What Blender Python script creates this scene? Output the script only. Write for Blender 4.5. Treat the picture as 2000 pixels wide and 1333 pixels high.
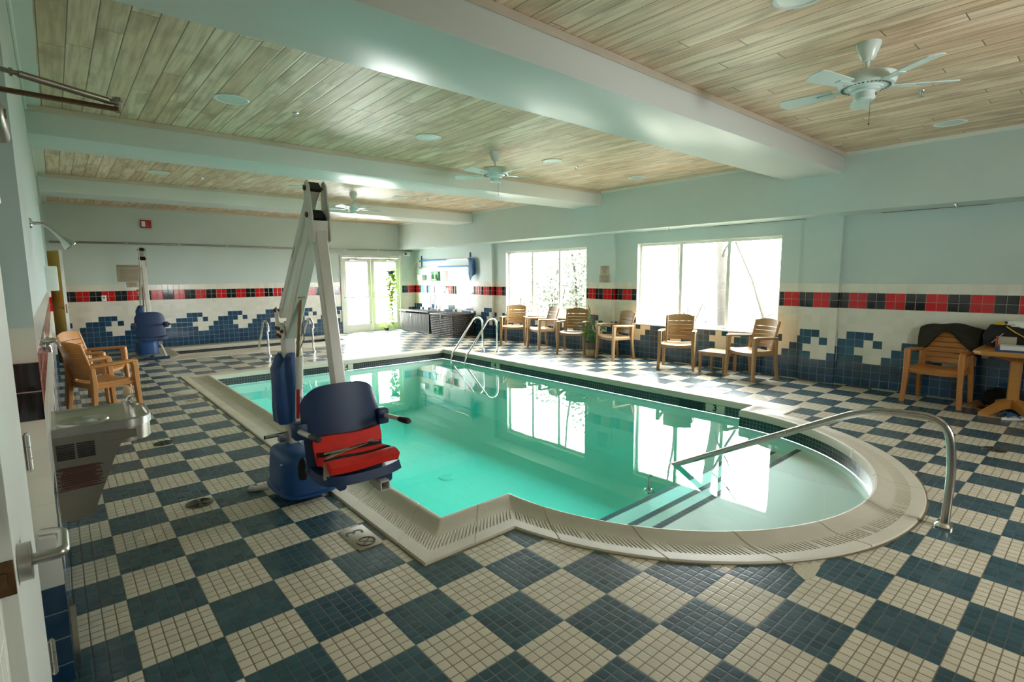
import bpy, bmesh, math, random
from mathutils import Vector, Matrix
from mathutils.geometry import intersect_point_line
for _o in list(bpy.data.objects):
    bpy.data.objects.remove(_o)
SC = bpy.context.scene
COL = SC.collection
PI = math.pi
random.seed(7)
# ------------------------------------------------------------ camera, light, exposure
CAM = Vector((-1.048, -2.152, 1.579))
YAW, PITCH, ROLL = 0.7125, -0.1231, -0.0069
_f = Vector((math.sin(YAW)*math.cos(PITCH), math.cos(YAW)*math.cos(PITCH), math.sin(PITCH)))
_r = Vector((math.cos(YAW), -math.sin(YAW), 0))
_u = _r.cross(_f)
_r2 = math.cos(ROLL)*_r + math.sin(ROLL)*_u
_u2 = -math.sin(ROLL)*_r + math.cos(ROLL)*_u
cam_d = bpy.data.cameras.new('camera')
cam = bpy.data.objects.new('camera', cam_d)
COL.objects.link(cam)
cam.matrix_world = Matrix(((_r2.x, _u2.x, -_f.x, CAM.x), (_r2.y, _u2.y, -_f.y, CAM.y), (_r2.z, _u2.z, -_f.z, CAM.z), (0, 0, 0, 1)))
cam_d.sensor_width = 36
cam_d.lens = 36*1028.5/2000
cam_d.clip_start = 0.02
cam_d.clip_end = 300
SC.camera = cam
SC.view_settings.view_transform = 'Standard'
SC.view_settings.look = 'None'
SC.view_settings.gamma = 1.0
SC.view_settings.use_curve_mapping = False
SC.view_settings.exposure = 2.6
SC.cycles.use_denoising = True
SC.cycles.max_bounces = 14
SC.cycles.diffuse_bounces = 8
SC.cycles.glossy_bounces = 5
SC.cycles.transmission_bounces = 6
SC.cycles.transparent_max_bounces = 24
SC.cycles.sample_clamp_indirect = 12
SC.cycles.caustics_reflective = False
SC.cycles.caustics_refractive = False
# overcast sky
W = bpy.data.worlds.new('overcast_sky')
SC.world = W
W.use_nodes = True
_nt = W.node_tree
_bg = _nt.nodes['Background']
_tc = _nt.nodes.new('ShaderNodeTexCoord')
_sx = _nt.nodes.new('ShaderNodeSeparateXYZ')
_nt.links.new(_tc.outputs['Generated'], _sx.inputs[0])
_rp = _nt.nodes.new('ShaderNodeValToRGB')
_rp.color_ramp.elements[0].position = 0.0
_rp.color_ramp.elements[0].color = (0.94, 0.95, 0.96, 1)
_rp.color_ramp.elements[1].position = 0.7
_rp.color_ramp.elements[1].color = (0.965, 0.98, 1.0, 1)
_nt.links.new(_sx.outputs[2], _rp.inputs[0])
_nt.links.new(_rp.outputs[0], _bg.inputs[0])
_bg.inputs[1].default_value = 8.0
def portal(loc, rot, sx, sy):
    l = bpy.data.lights.new('daylight_portal', 'AREA')
    l.shape = 'RECTANGLE'; l.size = sx; l.size_y = sy
    l.cycles.is_portal = True
    o = bpy.data.objects.new('daylight_portal', l); COL.objects.link(o)
    o.location = loc; o.rotation_euler = rot
portal((7.56, 2.645, 1.4), (0, PI/2, 0), 1.6, 2.75)
portal((7.56, 6.56, 1.4), (0, PI/2, 0), 1.6, 2.75)
portal((5.97, 12.32, 1.1), (-PI/2, 0, 0), 1.9, 2.2)
portal((3.3, -4.52, 1.55), (PI/2, 0, 0), 1.0, 1.3)  # portal of the added fill window behind the camera
# ------------------------------------------------------------ helpers
class MB:
    """collects primitives into one mesh"""
    def __init__(s):
        s.bm = bmesh.new(); s.mi = 0
    def _add(s, t, M=None):
        if M is not None: t.transform(M)
        bmesh.ops.recalc_face_normals(t, faces=t.faces)
        for f in t.faces: f.material_index = s.mi
        me = bpy.data.meshes.new('tmp'); t.to_mesh(me); t.free()
        s.bm.from_mesh(me); bpy.data.meshes.remove(me)
        return s
    def box(s, c, size, rot=None, bevel=0, seg=2):
        t = bmesh.new(); bmesh.ops.create_cube(t, size=1)
        bmesh.ops.scale(t, vec=Vector(size), verts=t.verts)
        if bevel: bmesh.ops.bevel(t, geom=list(t.edges), offset=bevel, segments=seg, affect='EDGES', profile=0.5)
        M = Matrix.Translation(Vector(c))
        if rot is not None: M = M @ (rot.to_4x4() if not isinstance(rot, (int, float)) else Matrix.Rotation(rot, 4, 'Z'))
        return s._add(t, M)
    def rings(s, rings, closed=True, cap=True, loop=False):
        t = bmesh.new(); vs = [[t.verts.new(p) for p in r] for r in rings]
        n = len(rings[0]); m = len(rings)
        for i in range(m if loop else m-1):
            a, b = vs[i], vs[(i+1) % m]
            for j in range(n if closed else n-1):
                k = (j+1) % n
                try: t.faces.new((a[j], a[k], b[k], b[j]))
                except ValueError: pass
        if cap and closed and not loop:
            t.faces.new(vs[0][::-1]); t.faces.new(vs[-1])
        return s._add(t)
    def tube(s, pts, r, n=12, loop=False):
        pts = [Vector(p) for p in pts]; m = len(pts)
        rs = r if isinstance(r, (list, tuple)) else [r]*m
        out = []; up = None
        for i in range(m):
            if loop: d = (pts[(i+1) % m]-pts[i-1]).normalized()
            else: d = (pts[min(i+1, m-1)]-pts[max(i-1, 0)]).normalized()
            if up is None:
                up = Vector((0, 0, 1)) if abs(d.z) < .9 else Vector((1, 0, 0))
            x = up - d*up.dot(d)
            x = x.normalized() if x.length > 1e-5 else d.orthogonal().normalized()
            up = x; y = d.cross(x)
            out.append([pts[i]+rs[i]*(math.cos(2*PI*k/n)*x+math.sin(2*PI*k/n)*y) for k in range(n)])
        return s.rings(out, loop=loop)
    def cyl(s, a, b, r, r2=None, n=20):
        return s.tube([a, b], [r, r if r2 is None else r2], n)
    def bar(s, pts, w, h, up=(0, 0, 1), r=.006):
        """swept rounded rectangle, w across, h along up (lists allowed)"""
        pts = [Vector(p) for p in pts]; m = len(pts); up = Vector(up); out = []
        ws = w if isinstance(w, (list, tuple)) else [w]*m
        hs = h if isinstance(h, (list, tuple)) else [h]*m
        for i in range(m):
            d = (pts[min(i+1, m-1)]-pts[max(i-1, 0)]).normalized()
            x = d.cross(up).normalized(); y = x.cross(d).normalized()
            a, b = ws[i]/2, hs[i]/2
            cs = [(a-r, b), (a, b-r), (a, -b+r), (a-r, -b), (-a+r, -b), (-a, -b+r), (-a, b-r), (-a+r, b)]
            out.append([pts[i]+x*p+y*q for p, q in cs])
        return s.rings(out)
    def lathe(s, prof, c=(0, 0, 0), n=32, M=None):
        c = Vector(c); out = []
        for r, z in prof:
            out.append([c+Vector((r*math.cos(2*PI*k/n), r*math.sin(2*PI*k/n), z)) for k in range(n)])
        t = bmesh.new(); vs = [[t.verts.new(p) for p in r] for r in out]
        for i in range(len(out)-1):
            for j in range(n):
                k = (j+1) % n
                t.faces.new((vs[i][j], vs[i][k], vs[i+1][k], vs[i+1][j]))
        if prof[0][0] > 1e-6: t.faces.new(vs[0][::-1])
        if prof[-1][0] > 1e-6: t.faces.new(vs[-1])
        bmesh.ops.remove_doubles(t, verts=t.verts, dist=1e-6)
        return s._add(t, M)
    def prism(s, poly, vec):
        vec = Vector(vec)
        a = [Vector(p) for p in poly]; b = [p+vec for p in a]
        return s.rings([a, b])
    def sheet(s, f, nu, nv, th):
        """closed slab from surface f(u,v), u,v in 0..1, thickness along normal"""
        P = [[Vector(f(i/nu, j/nv)) for j in range(nv+1)] for i in range(nu+1)]
        t = bmesh.new(); top = []; bot = []
        for i in range(nu+1):
            rt, rb = [], []
            for j in range(nv+1):
                du = P[min(i+1, nu)][j]-P[max(i-1, 0)][j]
                dv = P[i][min(j+1, nv)]-P[i][max(j-1, 0)]
                nn = du.cross(dv).normalized()
                rt.append(t.verts.new(P[i][j]+nn*th/2)); rb.append(t.verts.new(P[i][j]-nn*th/2))
            top.append(rt); bot.append(rb)
        for i in range(nu):
            for j in range(nv):
                t.faces.new((top[i][j], top[i+1][j], top[i+1][j+1], top[i][j+1]))
                t.faces.new((bot[i][j], bot[i][j+1], bot[i+1][j+1], bot[i+1][j]))
        for i in range(nu):
            t.faces.new((top[i][0], bot[i][0], bot[i+1][0], top[i+1][0]))
            t.faces.new((top[i][nv], top[i+1][nv], bot[i+1][nv], bot[i][nv]))
        for j in range(nv):
            t.faces.new((top[0][j], top[0][j+1], bot[0][j+1], bot[0][j]))
            t.faces.new((top[nu][j], bot[nu][j], bot[nu][j+1], top[nu][j+1]))
        return s._add(t)
    def sphere(s, c, r, sc=(1, 1, 1), n=16, rot=None):
        t = bmesh.new(); bmesh.ops.create_uvsphere(t, u_segments=n, v_segments=max(6, n//2), radius=r)
        bmesh.ops.scale(t, vec=Vector(sc), verts=t.verts)
        M = Matrix.Translation(Vector(c))
        if rot is not None: M = M @ rot.to_4x4()
        return s._add(t, M)
    def quad(s, a, b, c, d):
        t = bmesh.new(); t.faces.new([t.verts.new(p) for p in (a, b, c, d)])
        for f in t.faces: f.material_index = s.mi
        me = bpy.data.meshes.new('tmp'); t.to_mesh(me); t.free()
        s.bm.from_mesh(me); bpy.data.meshes.remove(me); return s
    def build(s, name, mats, parent=None, sharp=38, loc=None, smooth=True):
        for e in s.bm.edges:
            if len(e.link_faces) == 2:
                e.smooth = e.link_faces[0].normal.angle(e.link_faces[1].normal, 0) < math.radians(sharp)
        for f in s.bm.faces: f.smooth = smooth
        me = bpy.data.meshes.new(name); s.bm.to_mesh(me); s.bm.free()
        if not isinstance(mats, (list, tuple)): mats = [mats]
        for m in mats: me.materials.append(m)
        o = bpy.data.objects.new(name, me); COL.objects.link(o)
        if parent is not None: o.parent = parent
        if loc is not None: o.location = loc
        return o
def tag(o, label=None, cat=None, group=None, kind=None):
    if label: o['label'] = label
    if cat: o['category'] = cat
    if group: o['group'] = group
    if kind: o['kind'] = kind
    return o
def thing(name, label, cat, loc=(0, 0, 0), rotz=0, group=None):
    o = bpy.data.objects.new(name, None); COL.objects.link(o)
    o.empty_display_size = .1
    o.location = loc; o.rotation_euler = (0, 0, rotz)
    return tag(o, label, cat, group)
def dup(root, loc, rotz, label, group=None, skip=()):
    r = root.copy(); COL.objects.link(r); r.location = loc; r.rotation_euler = (0, 0, rotz)
    r['label'] = label
    if group: r['group'] = group
    for ch in list(root.children):
        if ch.name.split('.')[0] in skip: continue
        c = ch.copy(); COL.objects.link(c); c.parent = r
        for g in list(ch.children):
            d = g.copy(); COL.objects.link(d); d.parent = c
    return r
def struct(o, label=None):
    o['kind'] = 'structure'
    if label: o['label'] = label
    return o
def text(mb, body, size, M, ext=.001, align='CENTER', bold=0):
    """adds lettering as mesh to a builder; local x right, y up"""
    cu = bpy.data.curves.new('lettering', 'FONT'); cu.body = body; cu.size = size
    cu.offset = bold; cu.align_x = align; cu.align_y = 'CENTER'; cu.extrude = ext; cu.resolution_u = 3
    o = bpy.data.objects.new('lettering', cu); COL.objects.link(o)
    dg = bpy.context.evaluated_depsgraph_get(); dg.update()
    me = bpy.data.meshes.new_from_object(o.evaluated_get(dg))
    me.transform(M)
    for p in me.polygons: p.material_index = mb.mi
    t = bmesh.new(); t.from_mesh(me)
    for f in t.faces: f.material_index = mb.mi
    t.to_mesh(me); t.free()
    mb.bm.from_mesh(me)
    bpy.data.meshes.remove(me); bpy.data.objects.remove(o); bpy.data.curves.remove(cu)
def frame(o, x, y):
    x = Vector(x).normalized(); y = Vector(y).normalized(); z = x.cross(y); o = Vector(o)
    return Matrix(((x.x, y.x, z.x, o.x), (x.y, y.y, z.y, o.y), (x.z, y.z, z.z, o.z), (0, 0, 0, 1)))
def arc(c, r, a0, a1, n, ax=(1, 0, 0), ay=(0, 0, 1)):
    c = Vector(c); ax = Vector(ax); ay = Vector(ay)
    return [c+r*(math.cos(a0+(a1-a0)*i/n)*ax+math.sin(a0+(a1-a0)*i/n)*ay) for i in range(n+1)]
def fillet(pts, r, n=6):
    """rounds the corners of a polyline"""
    pts = [Vector(p) for p in pts]; out = [pts[0]]
    for i in range(1, len(pts)-1):
        a, b, c = pts[i-1], pts[i], pts[i+1]
        d1 = (a-b); d2 = (c-b); k = min(r, d1.length*.49, d2.length*.49)
        p1 = b+d1.normalized()*k; p2 = b+d2.normalized()*k
        for j in range(n+1):
            t = j/n
            out.append((1-t)**2*p1+2*t*(1-t)*b+t*t*p2)
    out.append(pts[-1]); return out
# ------------------------------------------------------------ materials
class NT:
    def __init__(s, name):
        s.m = bpy.data.materials.new(name); s.m.use_nodes = True
        s.t = s.m.node_tree; s.p = s.t.nodes['Principled BSDF']; s.out = s.t.nodes['Material Output']
    def n(s, typ, **kw):
        o = s.t.nodes.new('ShaderNode'+typ)
        for k, v in kw.items(): setattr(o, k, v)
        return o
    def l(s, a, b): s.t.links.new(a, b)
    def set(s, inp, v):
        if hasattr(v, 'is_linked') or hasattr(v, 'links'): s.l(v, inp)
        else: inp.default_value = v
    def math(s, op, a, b=None, c=None):
        o = s.n('Math', operation=op)
        s.set(o.inputs[0], a)
        if b is not None: s.set(o.inputs[1], b)
        if c is not None: s.set(o.inputs[2], c)
        return o.outputs[0]
    def mix(s, f, a, b):
        o = s.n('MixRGB')
        s.set(o.inputs[0], f); s.set(o.inputs[1], a if not isinstance(a, tuple) else (*a, 1)[:4]); s.set(o.inputs[2], b if not isinstance(b, tuple) else (*b, 1)[:4])
        return o.outputs[0]
    def noise(s, scale, detail=3, vec=None, rough=.5):
        o = s.n('TexNoise'); o.inputs['Scale'].default_value = scale; o.inputs['Detail'].default_value = detail; o.inputs['Roughness'].default_value = rough
        if vec is not None: s.l(vec, o.inputs['Vector'])
        return o.outputs['Fac']
    def obj(s):
        return s.n('TexCoord').outputs['Object']
    def geo(s):
        return s.n('NewGeometry').outputs['Position']
    def uv(s):
        return s.n('TexCoord').outputs['UV']
    def sep(s, v):
        o = s.n('SeparateXYZ'); s.l(v, o.inputs[0]); return o.outputs
    def comb(s, x, y, z):
        o = s.n('CombineXYZ')
        for i, v in enumerate((x, y, z)): s.set(o.inputs[i], v)
        return o.outputs[0]
    def scale(s, v, k):
        o = s.n('VectorMath', operation='MULTIPLY'); s.l(v, o.inputs[0]); o.inputs[1].default_value = k; return o.outputs[0]
    def schlick(s, f0, normal=None):
        g = s.n('NewGeometry'); d = s.n('VectorMath', operation='DOT_PRODUCT')
        s.l(g.outputs['Incoming'], d.inputs[0]); s.l(normal if normal is not None else g.outputs['Normal'], d.inputs[1])
        c = s.math('SUBTRACT', 1.0, s.math('MINIMUM', 1.0, s.math('ABSOLUTE', d.outputs['Value'])))
        return s.math('MULTIPLY_ADD', s.math('POWER', c, 5.0), 1-f0, f0)
    def bump(s, h, strength=.3, dist=.01):
        o = s.n('Bump'); o.inputs['Strength'].default_value = strength; o.inputs['Distance'].default_value = dist
        s.l(h, o.inputs['Height']); s.l(o.outputs[0], s.p.inputs['Normal'])
def srgb(r, g, b):
    f = lambda c: (c/255/12.92) if c/255 <= .04045 else ((c/255+.055)/1.055)**2.4
    return (f(r), f(g), f(b))
def pm(name, col, rough=.5, metal=0, var=.12, vs=6, bump=0, bs=80, spec=.5, trans=0, coat=0):
    k = NT(name); p = k.p
    f = k.noise(vs, 4, k.obj())
    d = tuple(c*(1-var) for c in col); li = tuple(min(1, c*(1+var)) for c in col)
    k.l(k.mix(f, d, li), p.inputs['Base Color'])
    p.inputs['Roughness'].default_value = rough; p.inputs['Metallic'].default_value = metal
    p.inputs['Specular IOR Level'].default_value = spec
    if coat: p.inputs['Coat Weight'].default_value = coat; p.inputs['Coat Roughness'].default_value = .1
    if trans: p.inputs['Transmission Weight'].default_value = trans
    if bump: k.bump(k.noise(bs, 3, k.obj()), bump, .004)
    return k.m
def wall_tile(name, col, rough=.13, grout=(.50, .50, .44), gw=.018, var=.05):
    k = NT(name)
    s = k.sep(k.uv())
    fx = k.math('FRACT', s[0]); fy = k.math('FRACT', s[1])
    ex = k.math('MINIMUM', fx, k.math('SUBTRACT', 1.0, fx)); ey = k.math('MINIMUM', fy, k.math('SUBTRACT', 1.0, fy))
    e = k.math('MINIMUM', ex, ey)
    g = k.math('LESS_THAN', e, gw)
    cell = k.comb(k.math('FLOOR', s[0]), k.math('FLOOR', s[1]), 0.0)
    wn = k.n('TexWhiteNoise'); k.l(cell, wn.inputs['Vector'])
    c = k.mix(wn.outputs['Value'], tuple(x*(1-var) for x in col), tuple(min(1, x*(1+var)) for x in col))
    k.l(k.mix(g, c, grout), k.p.inputs['Base Color'])
    k.l(k.math('MULTIPLY_ADD', g, .5, rough), k.p.inputs['Roughness'])
    h = k.math('MINIMUM', k.math('MULTIPLY', e, 14.0), 1.0)
    tilt = k.math('ADD', h, k.math('MULTIPLY', k.noise(3.0, 2, k.geo()), .5))
    k.bump(tilt, .12, .004)
    return k.m
M = {}
M['tile_white'] = wall_tile('white_wall_tile', (.70, .68, .60), .16, (.64, .62, .55), .014)
M['tile_red'] = wall_tile('red_wall_tile', (.50, .004, .004), .13, (.42, .32, .28))
M['tile_black'] = wall_tile('black_wall_tile', (.010, .009, .009), .07, (.42, .40, .36))
M['tile_blue'] = wall_tile('blue_wall_tile', (.016, .060, .120), .12, (.22, .28, .33), .02, .25)
def paint(name, col, rough=.35, blot=.06, spec=.5):
    k = NT(name)
    f = k.noise(1.3, 4, k.geo()); 
    k.l(k.mix(f, tuple(c*(1-blot) for c in col), tuple(min(1, c*(1+blot)) for c in col)), k.p.inputs['Base Color'])
    k.p.inputs['Roughness'].default_value = rough; k.p.inputs['Specular IOR Level'].default_value = spec
    k.bump(k.noise(260, 2, k.geo()), .05, .002)
    return k.m
M['paint'] = paint('mint_wall_paint', (.53, .62, .595), .42)
M['beam_paint'] = paint('mint_beam_gloss_paint', (.72, .74, .715), .31, .05, .22)
M['white_paint'] = paint('white_trim_paint', (.72, .74, .68), .3)
M['trim_wood'] = pm('cream_trim_wood', (.60, .52, .42), .4, var=.15, vs=3)
# mosaic deck floor: 6 x 6 small tiles per square
k = NT('blue_white_mosaic_floor')
s = k.sep(k.uv())
cell = k.math('ADD', k.math('FLOOR', s[0]), k.math('FLOOR', s[1]))
par = k.math('GREATER_THAN', k.math('FRACT', k.math('MULTIPLY', cell, .5)), .25)
u6 = k.math('MULTIPLY', s[0], 6.0); v6 = k.math('MULTIPLY', s[1], 6.0)
fx = k.math('FRACT', u6); fy = k.math('FRACT', v6)
e = k.math('MINIMUM', k.math('MINIMUM', fx, k.math('SUBTRACT', 1.0, fx)), k.math('MINIMUM', fy, k.math('SUBTRACT', 1.0, fy)))
g = k.math('LESS_THAN', e, .05)
wn = k.n('TexWhiteNoise'); k.l(k.comb(k.math('FLOOR', u6), k.math('FLOOR', v6), 0.0), wn.inputs['Vector'])
blot = k.noise(1.1, 4, k.geo())
wc = k.mix(wn.outputs['Value'], (.60, .535, .41), (.70, .635, .51))
wc = k.mix(k.math('MULTIPLY', blot, .45), wc, (.44, .39, .30))
bc = k.mix(wn.outputs['Value'], (.020, .057, .076), (.038, .092, .118))
tc = k.mix(par, wc, bc)
gc = k.mix(par, (.16, .115, .065), (.045, .060, .060))
k.l(k.mix(g, tc, gc), k.p.inputs['Base Color'])
rr = k.math('MULTIPLY_ADD', k.noise(2.2, 3, k.geo()), .22, .13)
k.l(k.math('MULTIPLY_ADD', g, .4, rr), k.p.inputs['Roughness'])
h = k.math('MINIMUM', k.math('MULTIPLY', e, 7.0), 1.0)
h2 = k.math('ADD', h, k.math('MULTIPLY', wn.outputs['Value'], .12))
k.bump(h2, .28, .002)
M['floor'] = k.m
# whitewashed plank ceiling, planks along y
k = NT('whitewashed_plank_ceiling')
s = k.sep(k.geo())
PW = .142
px_ = k.math('DIVIDE', s[0], PW); row = k.math('FLOOR', px_); fxx = k.math('FRACT', px_)
wn = k.n('TexWhiteNoise', noise_dimensions='1D'); k.l(row, wn.inputs['W'])
py_ = k.math('ADD', k.math('DIVIDE', s[1], 1.9), k.math('MULTIPLY', wn.outputs['Value'], 7.0))
colm = k.math('FLOOR', py_); fyy = k.math('FRACT', py_)
wn2 = k.n('TexWhiteNoise'); k.l(k.comb(row, colm, 0.0), wn2.inputs['Vector'])
st = k.n('TexNoise'); st.inputs['Scale'].default_value = 1.0; st.inputs['Detail'].default_value = 5
k.l(k.comb(k.math('MULTIPLY', s[0], 30.0), k.math('ADD', k.math('MULTIPLY', s[1], 1.6), k.math('MULTIPLY', wn2.outputs['Value'], 30.0)), 0.0), st.inputs['Vector'])
st2 = k.noise(2.3, 4, k.comb(k.math('MULTIPLY', s[0], 2.5), s[1], k.math('MULTIPLY', row, 3.1)))
base = k.mix(wn2.outputs['Value'], (.74, .52, .345), (.97, .78, .59))
r1 = k.n('ValToRGB'); r1.color_ramp.elements[0].position = .42; r1.color_ramp.elements[1].position = .70; k.l(st.outputs['Fac'], r1.inputs[0])
base = k.mix(k.math('MULTIPLY', r1.outputs[0], .62), base, (.38, .24, .125))
r2 = k.n('ValToRGB'); r2.color_ramp.elements[0].position = .5; r2.color_ramp.elements[1].position = .75; k.l(st2, r2.inputs[0])
base = k.mix(k.math('MULTIPLY', r2.outputs[0], .72), base, (.34, .21, .105))
ed = k.math('MINIMUM', fxx, k.math('SUBTRACT', 1.0, fxx)); edy = k.math('MULTIPLY', k.math('MINIMUM', fyy, k.math('SUBTRACT', 1.0, fyy)), 1.9/PW)
em = k.math('MINIMUM', ed, edy)
gm = k.math('LESS_THAN', em, .022)
k.l(k.mix(gm, base, (.20, .145, .085)), k.p.inputs['Base Color'])
k.p.inputs['Roughness'].default_value = .45
k.bump(k.math('MINIMUM', k.math('MULTIPLY', em, 16.0), 1.0), .4, .004)
M['ceiling'] = k.m
M['coping'] = pm('cast_stone_coping', (.57, .52, .42), .5, var=.12, vs=4, bump=.25, bs=140)
M['plaster'] = pm('pool_plaster', (.82, .90, .86), .6, var=.05, vs=1)
M['plaster_dark'] = pm('spa_plaster', (.10, .30, .28), .6, var=.1)
M['band_tile'] = wall_tile('black_waterline_tile', (.010, .014, .020), .3, (.24, .24, .21), .04, .4)
M['step_tile'] = wall_tile('navy_step_edge_tile', (.006, .014, .025), .7, (.12, .16, .17), .05, .3)
def water(name, absorb, density, bump=.012):
    k = NT(name); nt = k.t
    tr = k.n('BsdfTransparent'); gl = k.n('BsdfGlossy'); gl.inputs['Roughness'].default_value = 0.0
    mx = k.n('MixShader')
    k.l(tr.outputs[0], mx.inputs[1]); k.l(gl.outputs[0], mx.inputs[2])
    b = k.n('Bump'); b.inputs['Strength'].default_value = bump; b.inputs['Distance'].default_value = .05
    k.l(k.noise(1.7, 2, k.geo()), b.inputs['Height']); k.l(b.outputs[0], gl.inputs['Normal']); k.l(k.schlick(.02, b.outputs[0]), mx.inputs[0])
    k.l(mx.outputs[0], k.out.inputs['Surface'])
    va = k.n('VolumeAbsorption'); va.inputs[0].default_value = (*absorb, 1); va.inputs[1].default_value = density
    k.l(va.outputs[0], k.out.inputs['Volume'])
    return k.m
M['water'] = water('pool_water', (.36, .985, .945), .74)
M['spa_water'] = water('spa_water', (.2, .9, .8), 1.5, .05)
def glass(name):
    k = NT(name)
    tr = k.n('BsdfTransparent'); tr.inputs[0].default_value = (.95, .97, .96, 1)
    gl = k.n('BsdfGlossy'); gl.inputs['Roughness'].default_value = 0.0
    mx = k.n('MixShader'); k.l(k.schlick(.04), mx.inputs[0]); k.l(tr.outputs[0], mx.inputs[1]); k.l(gl.outputs[0], mx.inputs[2])
    k.l(mx.outputs[0], k.out.inputs['Surface']); return k.m
M['glass'] = glass('window_glass')
def teak(name, col, rough=.38):
    k = NT(name)
    v = k.scale(k.obj(), (3, 3, 40))
    f = k.noise(3, 4, v)
    k.l(k.mix(f, tuple(c*.82 for c in col), tuple(c*1.15 for c in col)), k.p.inputs['Base Color'])
    k.p.inputs['Roughness'].default_value = rough
    k.bump(k.noise(90, 2, k.obj()), .08, .003); return k.m
M['resin'] = teak('teak_coloured_resin', (.33, .198, .085))
M['resin_dark'] = teak('orange_brown_resin', (.44, .18, .040))
M['table_wood'] = teak('honey_table_wood', (.48, .22, .052))
M['chrome'] = pm('chrome', (.72, .72, .70), .12, 1, var=.04)
M['steel'] = pm('brushed_steel', (.50, .48, .44), .28, 1, var=.1, vs=20)
M['rail_steel'] = pm('dull_rail_steel', (.40, .37, .33), .26, 1, var=.1, vs=20)
M['steel_dark'] = pm('fountain_steel', (.33, .30, .25), .32, 1, var=.12, vs=10)
M['lift_white'] = pm('white_powder_coat', (.64, .60, .53), .3, var=.05)
M['lift_blue'] = pm('navy_moulded_plastic', (.003, .024, .085), .45, var=.15)
M['cover_blue'] = pm('blue_plastic_cover', (.006, .060, .20), .42, var=.12)
M['fabric_blue'] = pm('blue_vinyl_cover', (.014, .055, .18), .5, var=.3, vs=9, bump=.3, bs=14)
M['red_fabric'] = pm('red_padded_fabric', (.72, .018, .008), .65, var=.2, vs=14, bump=.4, bs=30)
M['black'] = pm('black_rubber', (.008, .008, .008), .4, var=.2)
M['black_cloth'] = pm('black_cloth', (.010, .010, .010), .85, var=.3, bump=.4, bs=40)
M['strap_grey'] = pm('grey_webbing', (.36, .32, .24), .7, var=.15, bump=.3, bs=200)
M['bronze'] = pm('rusty_bolt', (.14, .075, .035), .45, .7, var=.4, vs=60)
M['rod'] = pm('tan_steel_rod', (.30, .20, .11), .35, .6, var=.3, vs=30)
M['rust'] = pm('rusty_metal', (.20, .09, .04), .5, .5, var=.6, vs=40)
M['white_plastic'] = pm('white_plastic', (.74, .76, .72), .3, var=.04)
M['fan_white'] = pm('white_fan_enamel', (.66, .74, .70), .25, var=.04)
M['grey_plastic'] = pm('grey_plastic', (.075, .073, .068), .5, var=.1)
M['brown_weave'] = pm('dark_brown_resin', (.022, .016, .012), .5, var=.2)
M['cream'] = pm('cream_hose', (.62, .60, .46), .4, var=.08)
M['net_blue'] = pm('blue_net', (.008, .09, .24), .6, var=.3, vs=20)
M['pole_blue'] = pm('blue_pole', (.02, .20, .50), .35, var=.08)
M['sign_tan'] = pm('tan_sign', (.42, .36, .26), .5, var=.08)
M['ink'] = pm('dark_ink', (.05, .045, .035), .6, var=.1)
M['sign_cyan'] = pm('light_blue_sign', (.22, .55, .68), .3, var=.05)
M['green'] = pm('green_plastic', (.06, .42, .10), .35, var=.1)
M['red'] = pm('red_plastic', (.40, .015, .012), .35, var=.1)
M['yellow_door'] = pm('yellow_door_paint', (.88, .60, .15), .35, var=.06, vs=2)
M['leaf'] = pm('green_leaf', (.05, .17, .025), .4, var=.4, vs=12)
M['leaf_bright'] = pm('bright_trailing_leaf', (.36, .55, .03), .45, var=.3, vs=12)
M['pot_dark'] = pm('taupe_pot_glaze', (.10, .085, .065), .4, var=.1)
M['pot_light'] = pm('straw_pot_glaze', (.46, .36, .19), .5, var=.1)
M['paper'] = pm('white_paper', (.80, .80, .78), .6, var=.03)
M['coat'] = pm('dark_olive_cloth', (.018, .016, .008), .9, var=.5, vs=10, bump=.5, bs=30)
M['yellow'] = pm('yellow_cloth', (.55, .36, .02), .7, var=.1)
M['blue_foam'] = pm('blue_foam', (.02, .09, .22), .6, var=.1)
M['drain'] = pm('bronze_drain', (.11, .09, .06), .4, .6, var=.4, vs=40)
M['dirt'] = pm('stained_edge_grout', (.20, .15, .085), .8, var=.5, vs=20)
M['bark'] = pm('wet_bark', (.030, .026, .020), .9, var=.5, vs=14, bump=.8, bs=30)
M['foliage'] = pm('outdoor_foliage', (.030, .040, .014), .7, var=.5, vs=5)
M['ground'] = pm('leaf_litter_ground', (.10, .09, .06), .9, var=.3, vs=2)
M['concrete'] = pm('pale_concrete', (.55, .54, .51), .8, var=.1, vs=3)
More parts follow.
